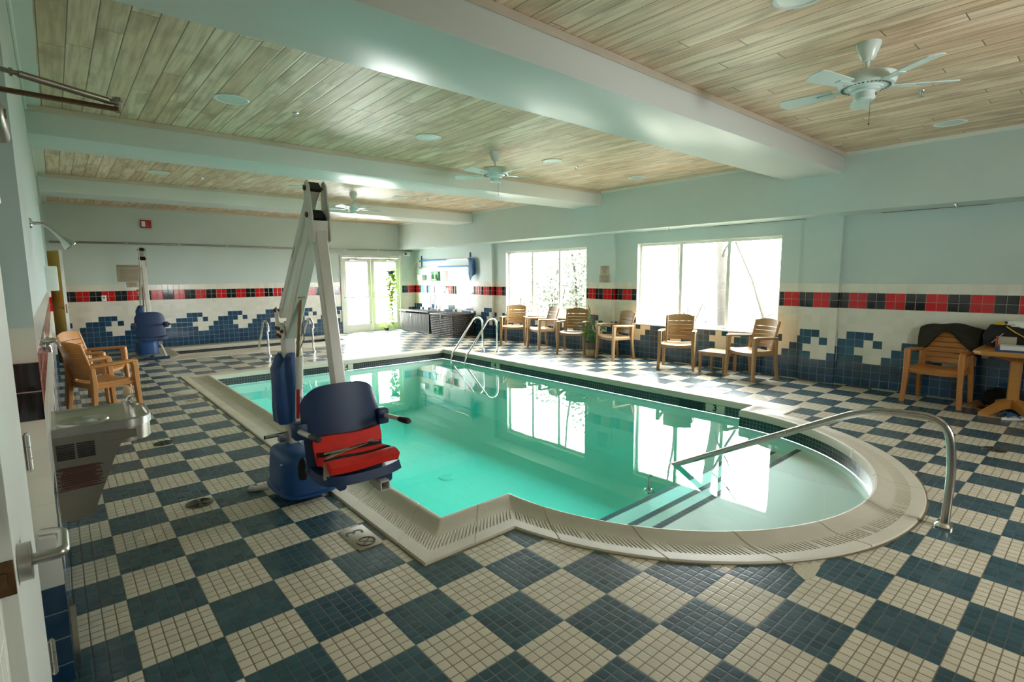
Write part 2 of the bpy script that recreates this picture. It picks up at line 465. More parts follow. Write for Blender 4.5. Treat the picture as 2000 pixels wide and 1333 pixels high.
# ------------------------------------------------------------ room shell
XL, XR, YF, YN, ZC = -1.115, 7.42, 12.2, -4.4, 3.14
SX, SZ = 6.87, 2.385            # soffit front and underside
T = .1093                       # wall tile pitch
TZ = [T*i for i in range(13)]+[1.44]
BLUE = {3: {5, 6, 7, 8, 1, 2}, 4: {6, 7, 8, 1}, 5: {7, 8, 1, 2, 4}, 6: {1, 2, 3}}
def tile_mat(row, kband, kwave):
    """0 white 1 red 2 black 3 blue"""
    if row in (10, 11): return 1 if (kband//2) % 2 == 0 else 2
    if row < 3: return 3
    if row in BLUE and (kwave % 8)+1 in BLUE[row]: return 3
    return 0
def wall(name, o, ud, L, H, off, kb, kw, holes=(), tiles=True, z0=0.0):
    """vertical wall: origin o, unit direction ud, cells on the tile grid with phase off; holes (u0,u1,z0,z1)"""
    o = Vector(o); ud = Vector(ud); bm = bmesh.new(); uvl = bm.loops.layers.uv.new('UVMap')
    us = {0.0, L}
    if tiles:
        i = math.floor((0-off)/T)
        while off+i*T < L:
            if 0 < off+i*T < L: us.add(round(off+i*T, 5))
            i += 1
    for h in holes: us |= {h[0], h[1]}
    us = sorted(u for u in us if -1e-6 <= u <= L+1e-6)
    zs = set(TZ) if tiles else {0.0}
    zs |= {H, z0}
    for h in holes: zs |= {h[2], h[3]}
    zs = sorted(z for z in zs if z0-1e-6 <= z <= H+1e-6)
    vc = {}
    def V(u, z):
        key = (round(u, 4), round(z, 4))
        if key not in vc: vc[key] = bm.verts.new(o+ud*u+Vector((0, 0, z)))
        return vc[key]
    for a, b in zip(us, us[1:]):
        if b-a < 1e-4: continue
        um = (a+b)/2
        for c, d in zip(zs, zs[1:]):
            if d-c < 1e-4: continue
            zm = (c+d)/2
            if any(h[0] < um < h[1] and h[2] < zm < h[3] for h in holes): continue
            f = bm.faces.new((V(a, c), V(b, c), V(b, d), V(a, d)))
            if tiles and zm < 1.44:
                k = math.floor((um-off)/T); r = min(12, int(zm/T))
                f.material_index = tile_mat(r, kb(k), kw(k, um))
                for lo in f.loops:
                    w = lo.vert.co-o; u = w.dot(ud); z = w.z
                    v = z/T if r < 12 else 12+(z-12*T)/(1.44-12*T)
                    lo[uvl].uv = ((u-off)/T, v)
            else: f.material_index = 4
    me = bpy.data.meshes.new(name); bm.to_mesh(me); bm.free()
    for m in ('tile_white', 'tile_red', 'tile_black', 'tile_blue', 'paint'): me.materials.append(M[m])
    ob = bpy.data.objects.new(name, me); COL.objects.link(ob)
    return struct(ob)
W1, W2 = (5.24, 7.87), (1.315, 3.975)      # window openings (y)
WZ0, WZ1 = .635, 2.175
# right wall: u = YF - y (u grows towards the camera)
def rk(k): return k
def rw(k, u):
    y = YF-u
    return k if y < .48 else k+4
OFFR = YF-.37
wall('wall_right', (XR, YF, 0), (0, -1, 0), YF-YN, SZ, OFFR, rk, rw,
     [(YF-W1[1], YF-W1[0], WZ0, WZ1), (YF-W2[1], YF-W2[0], WZ0, WZ1)])
# far wall: u = x - XL
OFFF = 1.251-XL
def fk(k): return k+2
def fw(k, u): return k if k > -8 else k-1
FILL_WIN = ((2.8, 3.8),)  # x span of an invented opening in the unseen near wall, for fill daylight
DX0, DX1, DZ = 5.02, 6.93, 2.20
wall('wall_far', (XL-.3, YF, 0), (1, 0, 0), XR-XL+.6, ZC, OFFF+.3, fk, fw, [(DX0-XL+.3, DX1-XL+.3, 0, DZ)])
# left wall with the recess by the near door and the return by the yellow door
wall('wall_left', (XL, .44, 0), (0, 1, 0), 8.4-.44, ZC, .02, lambda k: k, lambda k, u: k)
wall('wall_left_recess', (XL-.075, YN, -.035), (0, 1, 0), .44-YN, ZC+.035, .02, lambda k: k+2, lambda k, u: k+3)
wall('wall_left_return', (XL-.075, .44, -.035), (1, 0, 0), .075, ZC+.035, -.03, lambda k: 2, lambda k, u: 4)
wall('wall_left_far', (XL-.10, 8.4, 0), (0, 1, 0), YF-8.4, ZC, .02, lambda k: k, lambda k, u: k)
wall('wall_left_pier', (XL-.13, 8.4, 0), (1, 0, 0), .155, ZC, -.03, lambda k: 0, lambda k, u: 4, [])
wall('wall_near', (XR+.3, YN, 0), (-1, 0, 0), XR-XL+.7, ZC, .02, lambda k: k, lambda k, u: k, [(XR+.3-x1_, XR+.3-x0_, .95, 2.15) for x0_, x1_ in FILL_WIN])
p = MB(); p.box((XL-.05, 8.545, ZC/2), (.148, .28, ZC)); struct(p.build('trim_1', M['paint'], loc=None))
# pilasters on the window wall
for yc0, yc1, sh in ((4.485, 4.93, 4), (.485, .965, -2), (8.33, 8.80, 4)):
    wall('pilaster', (XR-.07, yc1, 0), (0, -1, 0), yc1-yc0, SZ, yc1-.37, rk, lambda k, u, sh=sh: k+sh)
    wall('pilaster_side', (XR-.07, yc0, 0), (1, 0, 0), .07, SZ, -.03, lambda k: 0 if sh == 4 else 2, lambda k, u: 5)
    wall('pilaster_side', (XR, yc1, 0), (-1, 0, 0), .07, SZ, -.03, lambda k: 2, lambda k, u: 5)
# soffit along the window wall
p = MB()
p.box(((SX+XR+.35)/2, (YF+YN)/2, (SZ+ZC)/2), (XR+.35-SX, YF-YN, ZC-SZ)); struct(p.build('soffit', M['beam_paint'] if False else M['paint']))
# ceiling
p = MB(); p.box(((XL+XR)/2, (YF+YN)/2, ZC+.05), (XR-XL+.7, YF-YN+.3, .1)); struct(p.build('ceiling', M['ceiling']))
BEAMS = ((.365, 1.10), (4.42, 5.12), (8.47, 9.17))
BZ = 2.885
for a, b in BEAMS:
    p = MB(); p.box(((XL+SX)/2, (a+b)/2, (BZ+ZC)/2), (SX-XL, b-a, ZC-BZ), bevel=.006); struct(p.build('ceiling_beam', M['beam_paint']))
    for y, sgn in ((a, -1), (b, 1)):
        p = MB(); p.bar([(XL, y+sgn*.009, ZC-.026), (SX, y+sgn*.009, ZC-.026)], .018, .052, r=.004); struct(p.build('trim_3', M['trim_wood']))
ys = [YN]+[v for ab in BEAMS for v in ab]+[YF]
for a, b in zip(ys[::2], ys[1::2]):
    p = MB(); p.bar([(SX-.012, a, ZC-.02), (SX-.012, b, ZC-.02)], .024, .045, r=.005); struct(p.build('trim_4', M['white_paint']))
    p = MB(); p.box((XL+.055, (a+b)/2, ZC-.006), (.11, b-a-.04, .012)); p.bar([(XL+.01, a+.02, ZC-.03), (XL+.01, b-.02, ZC-.03)], .02, .05, r=.005); struct(p.build('trim_5', M['white_paint']))
# far wall bulkhead cornice
p = MB(); p.bar([(XL-.1, YF-.01, ZC-.02), (SX, YF-.01, ZC-.02)], .02, .045, r=.004); struct(p.build('trim_6', M['trim_wood']))
# ------------------------------------------------------------ pool outline
IC = (3.02, .62); RI, RO = 1.735, 2.045
def arc_in(a): return (IC[0]+RI*math.cos(a), IC[1]+RI*math.sin(a))
ai = math.asin((.6-.62)/RI); ao = math.asin((.22-.62)/RO)
A0, A1 = PI-ai, 2*PI+ai
O0, O1 = PI-ao, 2*PI+ao
NA = 64
stations = [((.72, 7.2), (.36, 7.63)), ((.72, .6), (.36, .22)), ((IC[0]+RI*math.cos(A0), .6), (IC[0]+RO*math.cos(O0), .22))]
for i in range(1, NA):
    t = i/NA; a = A0+(A1-A0)*t; b = O0+(O1-O0)*t
    stations.append(((IC[0]+RI*math.cos(a), IC[1]+RI*math.sin(a)), (IC[0]+RO*math.cos(b), IC[1]+RO*math.sin(b))))
stations += [((IC[0]+RI*math.cos(A1), .6), (IC[0]+RO*math.cos(O1), .22)), ((5.08, .6), (5.52, .22)), ((5.08, 7.2), (5.52, 7.63))]
POOL_IN = [s_[0] for s_ in stations]; POOL_OUT = [s_[1] for s_ in stations]
SPA_IN = [(.79, 11.5), (.79, 10.36), (4.3, 10.36), (4.3, 11.5)]
SPA_OUT = [(.36, 12.15), (.36, 9.72), (4.72, 9.72), (4.72, 12.15)]
def coping(name, st, slots, closed=True, joint=.61):
    prof0 = [(0, -.02), (0, .004), (.025, .012), (.14, .012), (.27, .009), (.30, .009), (.43, .009), (.58, .009), (.62, .010), (.72, .018), (.80, .029), (.87, .039), (.93, .044), (.975, .040), (1.0, .022), (1.0, -.036)]
    rings = []; s_acc = 0
    n = len(st); prev = None
    stats = []
    for i in range(n if closed else n-1):
        a, b = st[i], st[(i+1) % n]
        ma = Vector(((a[0][0]+a[1][0])/2, (a[0][1]+a[1][1])/2)); mb = Vector(((b[0][0]+b[1][0])/2, (b[0][1]+b[1][1])/2))
        L = (mb-ma).length
        ks = [(0.0, 0, 0)]
        if slots(i):
            j = math.ceil(s_acc/.027)
            while j*.027 < s_acc+L:
                for d, g in ((0, 0), (.002, 1), (.011, 1), (.013, 0)):
                    t = (j*.027+d-s_acc)/L
                    if .001 < t < .999: ks.append((t, g, 0))
                j += 1
        j = math.ceil(s_acc/joint)
        while j*joint < s_acc+L:
            for d, g in ((-.006, 0), (-.0035, 2), (.0035, 2), (.006, 0)):
                t = (j*joint+d-s_acc)/L
                if .001 < t < .999: ks.append((t, 0, g))
            j += 1
        for t, g, jn in sorted(ks):
            pi_ = (a[0][0]+(b[0][0]-a[0][0])*t, a[0][1]+(b[0][1]-a[0][1])*t)
            po_ = (a[1][0]+(b[1][0]-a[1][0])*t, a[1][1]+(b[1][1]-a[1][1])*t)
            ring = []
            for q, (tt, z) in enumerate(prof0):
                if g and .29 < tt < .44: z -= .008
                if jn: z -= .005
                ring.append(Vector((po_[0]+(pi_[0]-po_[0])*tt, po_[1]+(pi_[1]-po_[1])*tt, z)))
            rings.append(ring)
        s_acc += L
    if not closed:
        a = st[-1]; rings.append([Vector((a[1][0]+(a[0][0]-a[1][0])*tt, a[1][1]+(a[0][1]-a[1][1])*tt, z)) for tt, z in prof0])
    b = MB(); b.rings(rings, closed=False, cap=False, loop=closed)
    return struct(b.build(name, M['coping'], sharp=30))
nS = len(stations)
coping('pool_coping', stations, lambda i: i <= nS-4)
coping('spa_coping', list(zip(SPA_IN, SPA_OUT)), lambda i: False)
def offset_ring(pts, d):
    n = len(pts); out = []
    for i in range(n):
        a, b_, c = Vector(pts[i-1]), Vector(pts[i]), Vector(pts[(i+1) % n])
        e1 = (b_-a).normalized(); e2 = (c-b_).normalized(); n1 = Vector((e1.y, -e1.x)); n2 = Vector((e2.y, -e2.x)); m = n1+n2
        m = m/max(.3, m.dot(n1)); out.append((b_.x+m.x*d, b_.y+m.y*d))
    return out
def dirt_ring(name, pts):
    b = MB(); rnd = random.Random(2)
    pp = []
    for i, p_ in enumerate(pts):
        q_ = pts[(i+1) % len(pts)]; L = (Vector(q_)-Vector(p_)).length; m = max(1, int(L/.06))
        for j in range(m): pp.append((p_[0]+(q_[0]-p_[0])*j/m, p_[1]+(q_[1]-p_[1])*j/m))
    o1 = offset_ring(pp, -.004); n = len(pp); ww = [rnd.uniform(.008, .020) for _ in pp]; o2 = []
    for i in range(n):
        o2.append(tuple(Vector(o1[i])+(Vector(offset_ring(pp, 1)[i])-Vector(pp[i]))*ww[i]) if False else None)
    o3 = offset_ring(pp, 1.0)
    for i in range(n):
        d = Vector(o3[i])-Vector(pp[i]); d = d/max(1.0, d.length); o2[i] = Vector(pp[i])+d*ww[i]
    b.rings([[Vector((x, y, .0012)) for x, y in o1], [Vector((v.x, v.y, .0012)) for v in o2]], cap=False)
    return struct(b.build(name, M['dirt']))
dirt_ring('coping_grout_line', POOL_OUT)
b = MB(); b.prism([(x, y, -.002) for x, y in [[1.841, -1.115], [1.972, -1.163], [1.965, -1.211], [1.833, -1.225], [1.767, -1.204], [1.8, -1.157]]], (0, 0, .0035)); struct(b.build('floor_patch', pm('bare_mortar', (.50, .45, .33), .85, var=.3, vs=60, bump=.5, bs=90), sharp=20))
# ------------------------------------------------------------ deck floor with row / column spacing as laid
XB = [-1.21, -.909, -.609, -.308, 0, .3, .6, .906, 1.21, 1.53, 1.855, 2.17, 2.475, 2.81, 3.154, 3.465, 3.76, 4.064, 4.365, 4.645, 4.935, 5.24, 5.55, 5.89, 6.26, 6.61, 6.96, 7.3, 7.6]
XI0 = -4
YB = [-4.57, -4.26, -3.95, -3.64, -3.33, -3.02, -2.71, -2.41, -2.11, -1.80, -1.50, -1.205, -.905, -.60, -.29, 0, .32, .635, .94, 1.23, 1.514, 1.797, 2.096, 2.43, 2.752, 3.08, 3.376, 3.656, 3.95, 4.264, 4.62, 4.90, 5.15, 5.44, 5.75, 6.07, 6.39, 6.73, 7.05, 7.37, 7.69, 8.0, 8.4, 8.8, 9.2, 9.65, 10.1, 10.5, 10.9, 11.3, 11.7, 12.1, 12.5]
YI0 = -15
def pw(B, i0, v):
    j = 0
    while j < len(B)-2 and v > B[j+1]: j += 1
    return i0+j+(v-B[j])/(B[j+1]-B[j])
bm = bmesh.new()
def loop(pts):
    vs = [bm.verts.new((x, y, 0)) for x, y in pts]
    for a, b in zip(vs, vs[1:]+vs[:1]): bm.edges.new((a, b))
loop([(XL-.12, YN-.05), (XR+.1, YN-.05), (XR+.1, YF+.12), (XL-.12, YF+.12)])
def shrink(pts, k):
    return pts
loop([(i[0]*.04+o[0]*.96, i[1]*.04+o[1]*.96) for i, o in stations])
loop([(.38, 12.13), (.38, 9.74), (4.70, 9.74), (4.70, 12.13)])
bmesh.ops.triangle_fill(bm, edges=bm.edges[:], use_beauty=False)
for v in XB: bmesh.ops.bisect_plane(bm, geom=bm.verts[:]+bm.edges[:]+bm.faces[:], plane_co=(v, 0, 0), plane_no=(1, 0, 0), dist=1e-6)
for v in YB: bmesh.ops.bisect_plane(bm, geom=bm.verts[:]+bm.edges[:]+bm.faces[:], plane_co=(0, v, 0), plane_no=(0, 1, 0), dist=1e-6)
uvl = bm.loops.layers.uv.new('UVMap')
for f in bm.faces:
    if f.normal.z < 0: f.normal_flip()
    c = f.calc_center_median()
    jx = 0
    while jx < len(XB)-2 and c.x > XB[jx+1]: jx += 1
    jy = 0
    while jy < len(YB)-2 and c.y > YB[jy+1]: jy += 1
    for lo in f.loops:
        x, y = lo.vert.co.x, lo.vert.co.y
        u = XI0+jx+min(.9995, max(.0005, (x-XB[jx])/(XB[jx+1]-XB[jx])))
        v = YI0+jy+min(.9995, max(.0005, (y-YB[jy])/(YB[jy+1]-YB[jy])))
        lo[uvl].uv = (u+100, v+100)
me = bpy.data.meshes.new('floor'); bm.to_mesh(me); bm.free(); me.materials.append(M['floor'])
fl = bpy.data.objects.new('floor', me); COL.objects.link(fl); struct(fl)
# ------------------------------------------------------------ pool shells
WATER = -.115
def grow(pts, d):
    # offsets a polygon outwards
    n = len(pts); out = []
    area = sum(pts[i][0]*pts[(i+1) % n][1]-pts[(i+1) % n][0]*pts[i][1] for i in range(n)); sg = 1 if area > 0 else -1
    for i in range(n):
        a, b, c = Vector(pts[i-1]), Vector(pts[i]), Vector(pts[(i+1) % n])
        e1 = (b-a).normalized(); e2 = (c-b).normalized(); n1 = Vector((e1.y, -e1.x))*sg; n2 = Vector((e2.y, -e2.x))*sg
        m = (n1+n2); m = m/max(.3, m.dot(n1)) if m.length > 1e-6 else n1
        out.append((b.x+m.x*d, b.y+m.y*d))
    return out
def ring_wall(name, pts, z0, z1, mats, off=0.0, closed=True, thick=0):
    """vertical ring facing the inside, uv in 5.2 cm tiles"""
    bm = bmesh.new(); uvl = bm.loops.layers.uv.new('UVMap'); acc = 0; n = len(pts)
    for i in range(n if closed else n-1):
        a, b = Vector(pts[i]), Vector(pts[(i+1) % n]); L = (b-a).length
        m = max(1, int(L/.4))
        for q in range(m):
            p0 = a+(b-a)*(q/m); p1 = a+(b-a)*((q+1)/m)
            f = bm.faces.new([bm.verts.new((p0.x, p0.y, z0)), bm.verts.new((p1.x, p1.y, z0)), bm.verts.new((p1.x, p1.y, z1)), bm.verts.new((p0.x, p0.y, z1))])
            u0 = (acc+L*q/m)/.041; u1 = (acc+L*(q+1)/m)/.041
            for lo, uv in zip(f.loops, ((u0, (z0+.034)/.041), (u1, (z0+.034)/.041), (u1, (z1+.034)/.041), (u0, (z1+.034)/.041))): lo[uvl].uv = uv
        acc += L
    bmesh.ops.remove_doubles(bm, verts=bm.verts, dist=1e-5)
    me = bpy.data.meshes.new(name); bm.to_mesh(me); bm.free(); me.materials.append(mats)
    o = bpy.data.objects.new(name, me); COL.objects.link(o); return struct(o)
def inset(pts, d):
    c = Vector((sum(p[0] for p in pts)/len(pts), sum(p[1] for p in pts)/len(pts))); return pts
ring_wall('pool_waterline_band', grow(POOL_IN, .004), -.155, -.0, M['band_tile'])
ring_wall('spa_waterline_band', grow(SPA_IN, .004), -.20, -.0, M['band_tile'])
# deep basin, shallow entry ledge and steps
PB = -1.12
ring_wall('pool_wall', POOL_IN, PB-.1, -.155, M['plaster'])
ring_wall('spa_wall', SPA_IN, -.9, -.20, M['plaster_dark'])
b = MB()
b.quad((.4, .1, PB), (5.4, .1, PB), (5.4, 7.5, PB), (.4, 7.5, PB))
struct(b.build('pool_bottom', M['plaster']))
b = MB(); b.quad((.6, 10.2, -.9), (4.5, 10.2, -.9), (4.5, 11.6, -.9), (.6, 11.6, -.9)); struct(b.build('spa_bottom', M['plaster_dark']))
STEPS = ((-.10, -.21), (.19, -.33), (.56, -.46))
b = MB()
ZLOW = PB
def chord(y):
    h = math.sqrt(max(0, RI**2-(y-IC[1])**2)); return IC[0]-h, IC[0]+h
def step_poly(y1):
    pts = []
    n = 48
    for i in range(n+1):
        a = A0+(A1-A0)*i/n
        x, y = arc_in(a)
        pts.append((x, min(y, y1)))
    return pts
for (y1, z) in STEPS:
    pts = step_poly(y1); b.prism([(x, y, PB) for x, y in pts], (0, 0, z-PB))
struct(b.build('pool_steps', M['plaster'], sharp=30))
b = MB(); bm = b.bm; uvl = bm.loops.layers.uv.new('UVMap')
for (y1, z) in STEPS:
    x0, x1 = chord(y1); x0 += .02; x1 -= .02
    for zz, yy in (((z+.002, z+.002), (y1-.052, y1)), ((z, z-.05), (y1+.003, y1+.003))):
        f = bm.faces.new([bm.verts.new((x0, yy[0], zz[0])), bm.verts.new((x1, yy[0], zz[0])), bm.verts.new((x1, yy[1], zz[1])), bm.verts.new((x0, yy[1], zz[1]))])
        for lo, uv in zip(f.loops, ((x0/.052, 0), (x1/.052, 0), (x1/.052, 1), (x0/.052, 1))): lo[uvl].uv = uv
struct(b.build('step_edge_tile', M['step_tile']))
def water_body(name, pts, z, zb, m):
    c = (sum(p[0] for p in pts)/len(pts), sum(p[1] for p in pts)/len(pts))
    pts = grow(pts, .015)
    b = MB(); b.prism([(x, y, zb) for x, y in pts], (0, 0, z-zb)); return struct(b.build(name, m, smooth=False))
water_body('pool_water', POOL_IN, WATER, PB-.05, M['water'])
water_body('spa_water', SPA_IN, WATER-.03, -.88, M['spa_water'])
# ------------------------------------------------------------ windows and doors
def window(n, y0, y1):
    w = thing('window_%d' % n, None, None, (0, 0, 0)); w['kind'] = 'structure'
    d = XR+.10
    b = MB()    # reveal lining and sill
    b.box(((XR+d)/2+.03, y0-.006+.012, (WZ0+WZ1)/2), (d-XR+.06, .012, WZ1-WZ0)); b.box(((XR+d)/2+.03, y1-.006, (WZ0+WZ1)/2), (d-XR+.06, .012, WZ1-WZ0))
    b.box(((XR+d)/2+.03, (y0+y1)/2, WZ1-.006), (d-XR+.06, y1-y0, .012))
    b.build('reveal', M['white_paint'], w)
    b = MB(); b.box((XR+.055, (y0+y1)/2, WZ0+.006), (.17, y1-y0+.03, .022), bevel=.005); b.build('sill', M['white_paint'], w)
    b = MB(); t = .045
    for y in (y0+t/2+.01, y1-t/2-.01): b.box((d+.02, y, (WZ0+WZ1)/2), (.06, t, WZ1-WZ0-.02), bevel=.005)
    for z in (WZ0+.02+t/2, WZ1-.012-t/2): b.box((d+.02, (y0+y1)/2, z), (.058, y1-y0-.02, t), bevel=.005)
    b.build('window_frame', M['white_paint'], w)
    b = MB()
    for f in (1/3, 2/3):
        b = MB(); y = y0+(y1-y0)*f; b.box((d+.018, y, (WZ0+WZ1)/2), (.062, .06, WZ1-WZ0-.06), bevel=.006); b.build('mullion', M['white_paint'], w)
    for i in range(3):
        a, c = y0+(y1-y0)*i/3+.03, y0+(y1-y0)*(i+1)/3-.03
        b = MB(); b.box((d+.03, (a+c)/2, (WZ0+WZ1)/2), (.006, c-a, WZ1-WZ0-.08)); b.build('pane', M['glass'], w)
    return w
window(1, *W1); window(2, *W2)
def added_fill_window(n, x0, x1):  # unseen window behind the camera, added to brighten the foreground
    w = thing('window_%d' % n, None, None); w['kind'] = 'structure'; y = YN-.06
    b = MB()
    for x in (x0+.03, x1-.03): b.box((x, y, 1.55), (.06, .10, 1.2))
    for z in (.98, 2.12): b.box(((x0+x1)/2, y, z), (x1-x0, .10, .06))
    b.build('window_frame', M['white_paint'], w)
    for i in range(1, 3):
        b = MB(); b.box((x0+(x1-x0)*i/3, y, 1.55), (.06, .08, 1.14)); b.build('mullion', M['white_paint'], w)
    for i in range(3):
        a, c = x0+(x1-x0)*i/3+.03, x0+(x1-x0)*(i+1)/3-.03
        b = MB(); b.box(((a+c)/2, y, 1.55), (c-a, .006, 1.12)); b.build('pane', M['glass'], w)
for n_, xx_ in zip((3, 4), FILL_WIN): added_fill_window(n_, *xx_)  # builds the added fill window out of view
dd = thing('door_1', None, None); dd['kind'] = 'structure'
b = MB(); fy = YF+.03
for x in (DX0+.035, DX1-.035): b.box((x, fy, DZ/2), (.07, .13, DZ), bevel=.006)
b.box(((DX0+DX1)/2, fy, DZ-.04), (DX1-DX0-.14, .13, .08), bevel=.006); b.box(((DX0+DX1)/2, fy, .01), (DX1-DX0-.14, .13, .02))
b.build('door_frame', M['white_paint'], dd)
xm = (DX0+DX1)/2-.02
for x0, x1, hinge in ((DX0+.075, xm-.004, -1), (xm+.004, DX1-.075, 1)):
    st_, bt, tp = .105, .20, .11; zt = DZ-.085
    b = MB()
    b.box((x0+st_/2, fy, (.02+zt)/2), (st_, .045, zt-.02), bevel=.003); b.box((x1-st_/2, fy, (.02+zt)/2), (st_, .045, zt-.02), bevel=.003)
    b.box(((x0+x1)/2, fy, .02+bt/2), (x1-x0-2*st_, .045, bt)); b.box(((x0+x1)/2, fy, zt-tp/2), (x1-x0-2*st_, .045, tp))
    lf = b.build('door_leaf', M['white_paint'], dd)
    b = MB(); b.box(((x0+x1)/2, fy, (.02+bt+zt-tp)/2), (x1-x0-2*st_, .008, zt-tp-bt-.02)); b.build('pane', M['glass'], lf)
    b = MB(); b.bar([(x0+.03, fy-.05, 1.0), (x1-.03, fy-.05, 1.0)], .03, .035, r=.006)
    for x in (x0+.06, x1-.06): b.box((x, fy-.035, 1.0), (.05, .05, .05), bevel=.004)
    b.build('push_bar', M['white_paint'], lf)
    b = MB(); xc = x0+.30 if hinge < 0 else x1-.30
    b.box((xc, fy-.055, zt-.05), (.24, .06, .055), bevel=.008); b.bar([(xc, fy-.075, zt-.015), (xc-hinge*-.02+.18*(1 if hinge < 0 else -1), fy-.19, zt+.02), (xc+(.34 if hinge < 0 else -.34), fy-.07, zt+.035)], .022, .012, r=.003)
    b.build('door_closer', M['steel'], lf)
b = MB(); b.cyl((xm-.05, fy-.03, .26), (xm-.05, fy-.055, .26), .012, n=12); b.box((xm-.05, fy-.06, .25), (.012, .02, .05)); b.build('floor_bolt', M['steel'], dd)
# yellow door standing open at the far end of the left wall
yd = thing('door_2', None, None); yd['kind'] = 'structure'
ya, yb_ = Vector((-.905, 11.0, 0)), Vector((-1.15, 11.84, 0)); dv = (yb_-ya).normalized(); nv = Vector((-dv.y, dv.x, 0))
def slab(b, a, c, t, z0, z1): b.prism([(a+nv*t/2+Vector((0, 0, z0))), (c+nv*t/2+Vector((0, 0, z0))), (c-nv*t/2+Vector((0, 0, z0))), (a-nv*t/2+Vector((0, 0, z0)))], (0, 0, z1-z0))
b = MB(); slab(b, ya+dv*.004, yb_, .044, .01, 2.12); lf = b.build('door_leaf', M['yellow_door'], yd)
b = MB(); slab(b, ya-dv*.006, ya+dv*.004, .05, .01, 2.12); b.build('edge_strip', M['white_paint'], lf)
b = MB(); slab(b, ya-dv*.010, ya-dv*.004, .022, .93, 1.10); b.build('latch_plate', M['rust'], lf)
for sg in (1, -1):
    b = MB(); c = ya+dv*.07+Vector((0, 0, 1.03)); b.cyl(c+nv*sg*.022, c+nv*sg*.03, .028, n=16); b.tube(fillet([c+nv*sg*.03, c+nv*sg*.075, c+nv*sg*.075+dv*.10], .02), .009, 10); b.build('lever_handle', M['steel'], lf)
# door leaf held open beside the camera
nd = thing('door_3', None, None); nd['kind'] = 'structure'
DXF = -1.158
b = MB(); b.box((DXF-.023, -.375, 1.055), (.045, .65, 2.09), bevel=.003); lf = b.build('door_leaf', M['white_paint'], nd)
b = MB(); b.box((DXF-.022, -.702, .967), (.040, .006, .075), bevel=.002); b.box((DXF-.022, -.7055, .967), (.016, .006, .028)); b.build('latch_plate', M['bronze'], lf)
b = MB(); b.cyl((DXF, -.63, .965), (DXF+.022, -.63, .965), .041, n=24); b.cyl((DXF+.02, -.63, .965), (DXF+.07, -.63, .965), .013, n=14)
b.build('rose', M['steel'], lf)
b = MB(); b.tube(fillet([(DXF+.055, -.63, .965), (DXF+.075, -.628, .966), (DXF+.075, -.53, .975), (DXF+.035, -.515, .975)], .02), .0125, 12); b.build('lever_handle', M['steel'], lf)
for z in (1.06, .39, 1.85):
    b = MB()
    for i in range(3): b.cyl((DXF+.008, -.035, z-.055+.037*i), (DXF+.008, -.035, z-.02+.037*i), .0085, n=12)
    b.cyl((DXF+.008, -.035, z-.06), (DXF+.008, -.035, z+.06), .005, n=10); b.box((DXF-.006, -.05, z), (.004, .03, .11)); b.build('hinge', M['steel'], lf)
b = MB(); b.box((DXF+.027, -.20, 1.985), (.054, .28, .06), bevel=.018, seg=3); b.cyl((DXF+.05, -.31, 1.985), (DXF+.058, -.31, 1.985), .012, n=12); cl = b.build('door_closer', M['steel_dark'], nd)
tip = Vector((-.874, -.31, 2.05))
b = MB(); b.bar([(-1.13, -.30, 2.045), tip+Vector((0, 0, -.012))], .02, .010, r=.003); b.build('arm', M['bronze'], cl)
b = MB(); b.cyl((-1.16, -.395, 2.075), (-1.07, -.375, 2.068), .006, n=10); b.cyl((-1.085, -.377, 2.069), (-1.08, -.376, 2.069), .010, n=6); b.cyl((-1.07, -.375, 2.068), (-.895, -.315, 2.056), .0085, n=12); b.box((-.885, -.312, 2.055), (.03, .018, .012), bevel=.003)
b.cyl(tip+Vector((0, 0, -.02)), tip+Vector((0, 0, .012)), .008, n=10); b.cyl(tip+Vector((0, 0, .008)), tip+Vector((0, 0, .018)), .012, n=6); b.build('arm_rod', M['steel_dark'], cl)
b = MB(); b.box((DXF+.02+.0-.04, .06, 2.11), (.05, .18, .03)); b.build('bracket', M['steel_dark'], nd)
# outdoors: terrace and bank beyond the glass
b = MB(); b.box((30, 5, -.55), (44.5, 80, .5)); tag(b.build('bank_of_leaf_litter', M['ground']), 'pale leaf covered ground outside the windows', 'ground'); COL.objects['bank_of_leaf_litter']['kind'] = 'structure'
b = MB(); b.box((2.0, 24, -.26), (30, 23, .5)); struct(b.build('terrace', M['concrete']))
